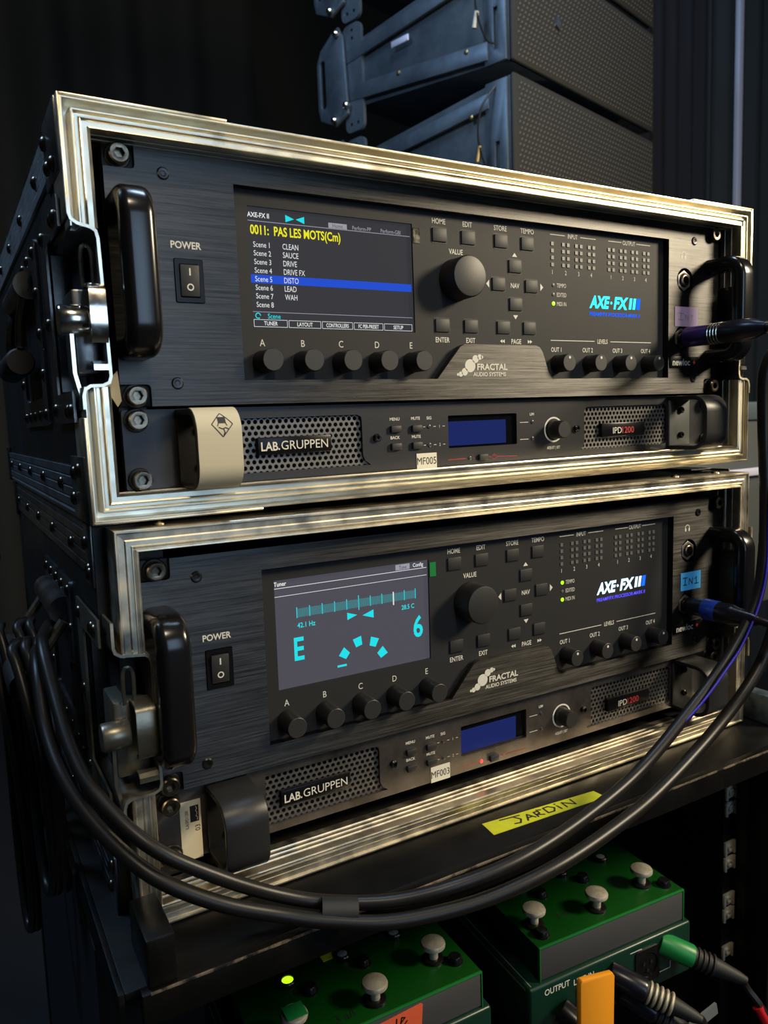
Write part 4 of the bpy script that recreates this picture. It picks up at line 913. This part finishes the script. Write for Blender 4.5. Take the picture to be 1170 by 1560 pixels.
# ------------------------------------------------------------------ gear inside the cart
def pedal(label, ox, oy, oz, yaw, W, D, fs, leds, knobs, sub, extra=None, group='green three switch pedals'):
    # origin: front-left-top corner, local x right, y back, z up ; built in world frame then placed by matrix
    t = bpy.data.objects.new('foot_pedal', None); C.objects.link(t); t.empty_display_size = .01
    t.matrix_world = Matrix.Translation(Vector((ox, oy, oz-30))*S) @ Matrix.Rotation(yaw, 4, 'Z'); OFF[t.name] = Vector((0, 0, -30)); meta(t, label, 'pedal', group)
    g = G(); g.prism([(0, 0), (0, -27), (2, -27), (2, -2), (D, -2), (D, 0)], 0, W, 'x', bev=.5); g.part('top_shell', 'pedal_green', t)
    g = G(); g.box(1.5, W-1.5, -0.6, 3, -27, -1.4, .4); g.part('front_face', 'pedal_front', t)
    g = G(); g.box(-.01, 1.2, -1.2, 2, -28, 0, .4); g.box(W-1.2, W, -1.2, 2, -28, 0, .4); g.box(0, W, -1.2, 1, -1.4, 0.1, .4); g.part('edge_trim', 'pedal_lime', t)
    g = G(); g.box(2, W-2, 3.2, D, -29, -2.2, 1); g.part('body', 'box_green', t)
    for i, (x, y) in enumerate(fs):
        g = G(); g.lathe([(8, 0), (8, 1.6), (7, 2.2), (4, 2.2)], (x, y, 0), (0, 0, 1), 20); s_ = g.part('foot_switch', 'bolt_dark', t)
        g = G(); g.lathe([(3.6, 2), (3.6, 9), (5, 10), (9.2, 11.5), (9.4, 13), (8.6, 14.6), (5, 16), (0, 16.6)], (x, y, 0), (0, 0, 1), 28); g.part('switch_cap', 'switch_steel', s_)
        if extra is not None and i == extra:
            g = G(); g.box(x-7, x+7, y-8, y+5, 16.6, 17.2, .2); g.part('green_tape', 'xlr_green', s_, label='green tape over this cap')
    for x, y, on in leds:
        g = G(); g.lathe([(6, 0), (6, 3), (5.4, 3.8), (4.4, 3.8), (4.4, 3.0), (0, 3.0)], (x, y, 0), (0, 0, 1), 20); l_ = g.part('indicator', 'bolt_dark', t)
        g = G(); g.lathe([(4.3, 3.0), (3, 3.5), (0, 3.7)], (x, y, 0), (0, 0, 1), 18); g.part('indicator_lens', 'led_green' if on else 'lens_clear', l_, label='lit yellow green lens' if on else None)
    for x, y in knobs:
        g = G(); g.lathe([(6, 0), (6, .8), (5.4, 1), (5, 4), (4.2, 5), (0, 5)], (x, y, 0), (0, 0, 1), 20); g.part('small_knob', 'black_gloss', t)
    g = G(); g.text('3 a/l', sub[0], sub[1], 7, frame=lambda x, v: (x, v, .12), sx=.9); g.part('lettering', 'inner_black', t, smooth=0, kind='stuff')
    return t
R_yaw = math.radians(-4.4)
pedal('green three switch pedal on the right inside the cart, no tape on its caps', 274.3, -10.8, -370, R_yaw, 151, 84, [(13.7, 23.9), (70.2, 15.5), (125.4, 22)], [(30.9, 67.3, 0), (74.8, 66.5, 0), (120, 66.4, 0)], [(41, 51), (86, 51), (141, 12), (11.4, 11)], (42, 24))
pedal('green three switch pedal on the left inside the cart, one cap under green tape', 57, 2, -370, R_yaw*.6, 167, 74, [(27.4, 16), (86.6, 14), (142.7, 27.8)], [(38.7, 60, 1), (84.6, 64.5, 0), (129.5, 66, 0)], [(50, 45.5), (95.3, 50.8), (155.5, 18)], (62, 12), extra=0)
def di_box(label, ox, oy, oz, yaw, W, D, H, right):
    t = bpy.data.objects.new('connection_box', None); C.objects.link(t); t.empty_display_size = .01
    t.matrix_world = Matrix.Translation(Vector((ox, oy, oz-H))*S) @ Matrix.Rotation(yaw, 4, 'Z'); OFF[t.name] = Vector((0, 0, -H)); meta(t, label, 'audio box', 'green connection boxes')
    g = G(); g.box(0, W, 0, D, -H, 0, 2.5, 3); g.part('case', 'box_green', t)
    g = G(); g.box(3, 3+.8, 3, D-10, -.1, .25); g.box(-.15, .3, 6, D-20, -4, -2.4); g.part('scratched_edge', 'print_dim', t)
    if right:
        g = G(); g.text('OUTPUT', 26, -7, 5, bold=.01); g.text('LINE-IN', 52, -9, 5, bold=.01)
        for p in (((100, -6), (112, -6), (112, -18)), ((132, -34), (144, -34), (144, -16))): g.stroke(p, .7)
        g.part('lettering', 'print_white', t, smooth=0, kind='stuff')
        for x, z in ((58, -27), (118, -22)):
            g = G(); g.prism(rrect(x-13, x+13, z-15, z+15, 3), -1.2, .2, 'y', holes=[ring(x, z, 11, 24)]); s_ = g.part('socket', 'bolt_dark', t)
            g = G(); g.lathe([(11, 0), (11, -1.5), (10, -1.5), (10, -.5), (0, -.5)], (x, -.4, z), seg=24); g.part('socket_face', 'black_gloss', s_)
            g = G(); [g.lathe([(1.4, 0), (1.4, .5), (0, .5)], (x+dx, -.8, z+dz), seg=8) for dx, dz in ((-4, 2), (4, 2), (0, -4.5))]; g.part('socket_pins', 'inner_black', s_)
    return t
di_box('dark green connection box with sockets under the right pedal', 262, -14, -398, R_yaw, 168, 140, 46, True)
di_box('dark green connection box under the left pedal', 48, -1, -398, R_yaw*.6, 182, 130, 46, False)
def frame_shelf(z): pass
def xlr(label, base, d, m, rings, cab, group='cable connectors plugged in below the right pedal', r=9.2, cabm='cable_black'):
    base = Vector(base); d = Vector(d).normalized()
    t = thing('cable_connector', label, 'connector', tuple(base), 0, group)
    g = G(); g.lathe([(r-.4, 0), (r, 1), (r, 26), (r-.6, 28)], base, d, 24); g.part('shell', m, t)
    g = G()
    for k in range(rings): g.lathe([(r-1.0, 0), (r-.2, .6), (r-.2, 1.8), (r-1.0, 2.4)], base+d*(30+k*4.2), d, 20)
    if rings: g.part('strain_relief_ring', 'switch_steel', t) if m != 'xlr_green' and rings > 3 else g.part('strain_relief_ring', 'rubber', t)
    else: g.bm.free()
    g = G(); g.lathe([(r-1.2, 27), (r-2.0, 48), (r-4.4, 66), (3.2, 72)], base, d, 20); g.part('boot', 'rubber', t)
    pts = [base+d*68]+[Vector(c) for c in cab]
    g = G(); g.tube(pts, 3.2, 10, 6); g.part('cable', cabm, t)
    return t
xlr('black connector with pale rings in the socket marked OUTPUT', (289, -19, -421), (.35, -.75, -.42), 'bolt_dark', 5, [(322, -80, -470), (330, -90, -560)])
xlr('black connector with pale rings right behind the orange strap', (340, -20, -412), (.55, -.70, -.30), 'plug_black', 5, [(392, -72, -455), (400, -90, -560)])
xlr('black ribbed connector second from the orange strap', (350, -22, -432), (.52, -.72, -.36), 'plug_black', 3, [(392, -78, -486), (378, -96, -560)])
xlr('green ringed connector at the right end of the connection box', (398, -20, -409), (.62, -.62, -.32), 'xlr_green', 4, [(446, -68, -440), (454, -84, -470), (458, -90, -560)])
g = G(); g.tube([(449, -76, -452), (453.5, -83, -468), (455.5, -86, -486)], 4.4, 14, 4); g.top('cable_sleeve', 'cable_red', 'red sleeve on the cable hanging at the lower right', 'cable sleeve', (449, -76, -452))
g = G(); g.prism([(238.5, -326), (266, -332.5), (267.5, -335), (266.5, -380), (264, -440), (238, -440), (236.8, -380), (237, -328)], -93, -88.5, 'y', bev=1); g.top('orange_strap', 'strap_orange', 'flat orange strap hanging upright at the bottom of the photo', 'strap', (252, -90, -430))
for (a, b, lab) in (((348, -55, -468), (420, -60, -452), 'grey marker strip across the cables, upper one at the lower right'), ((300, -58, -486), (372, -62, -474), 'grey marker strip across the cables, lower one next to the orange strap')):
    a, b = Vector(a), Vector(b); g = G(); d = (b-a).normalized(); n = d.cross(Vector((0, -1, 0))).normalized()*5
    q = [a-n, b-n, b+n, a+n]; A = g.addv(q); B = g.addv([p+Vector((0, 2, 0)) for p in q])
    g.face(A); g.face(B[::-1]); [g.face([A[i], A[(i+1) % 4], B[(i+1) % 4], B[i]]) for i in range(4)]
    g.top('marker_strip', 'tag_grey', lab, 'label strip', tuple(a), 0)
yfr = lambda x: 2-(x-57)*math.sin(-R_yaw*.6)-0.75
g = G(); g.prism([(136, -375.5), (171.5, -373.2), (173, -374.5), (171, -398), (137, -401)], 0, .35, 'y')
for v in g.bm.verts: v.co.y += yfr(v.co.x)-0.35
tpo = g.top('marking_tape', 'tape_orange', 'orange red tape scrap hanging over the front of the left pedal', 'tape', (175, -4, -380))
g = G(); ff = lambda x, z: (x, yfr(x)-0.5, z)
for st in ([(143, -380), (144, -385), (147, -385.5), (148.5, -380), (149.5, -385)], [(152, -377), (151.5, -384), (153.5, -384.5)], [(155.5, -381), (158.5, -378.5), (156, -377.5), (155, -382), (157.5, -384), (160, -381.5)]): g.stroke(st, 1.0, frame=ff)
g.part('handwriting', 'print_black', tpo, smooth=0)
g = G(); g.box(130, 146, 66, 78, -369.9, -369.5); tpo = g.top('marking_tape', 'tape_yellow', 'small ochre tape scrap on the left pedal behind its middle switch', 'tape', (166, 74, -370))
# clutter right of the cases
ck = thing('case_stack', 'grey scuffed equipment case far behind on the right of the lower flight case', 'case', (1000, 480, -260), 0)
G().box(880, 1250, 420, 760, -330, 40, 8).part('box', 'clutter_grey', ck)
G().box(872, 1256, 412, 768, 8, 40, 4).part('lid', 'speaker_steel', ck)
G().lathe([(0, 0), (14, 2), (18, 16), (12, 24), (0, 26)], (905, 408, 60), (0, 0, 1), 16).part('ball_corner', 'chrome', ck)
G().box(880, 1250, 408, 414, -90, -76, 2).part('metal_band', 'truss_white', ck)
lk = thing('truss_clamp', 'dull metal clamp at the left edge beside the coiled cables', 'clamp', (-110, 420, -150), 0)
g = G(); g.lathe([(14, 0), (16, 6), (16, 34), (14, 40)], (-52, 470, -92), (-.3, -1, 0), 18); g.part('knob', 'latch_steel', lk)
g = G(); g.prism([(-110, -170), (-60, -170), (-46, -140), (-46, -70), (-60, -50), (-110, -50)], 472, 480, 'y', bev=1); g.part('plate', 'latch_steel', lk)
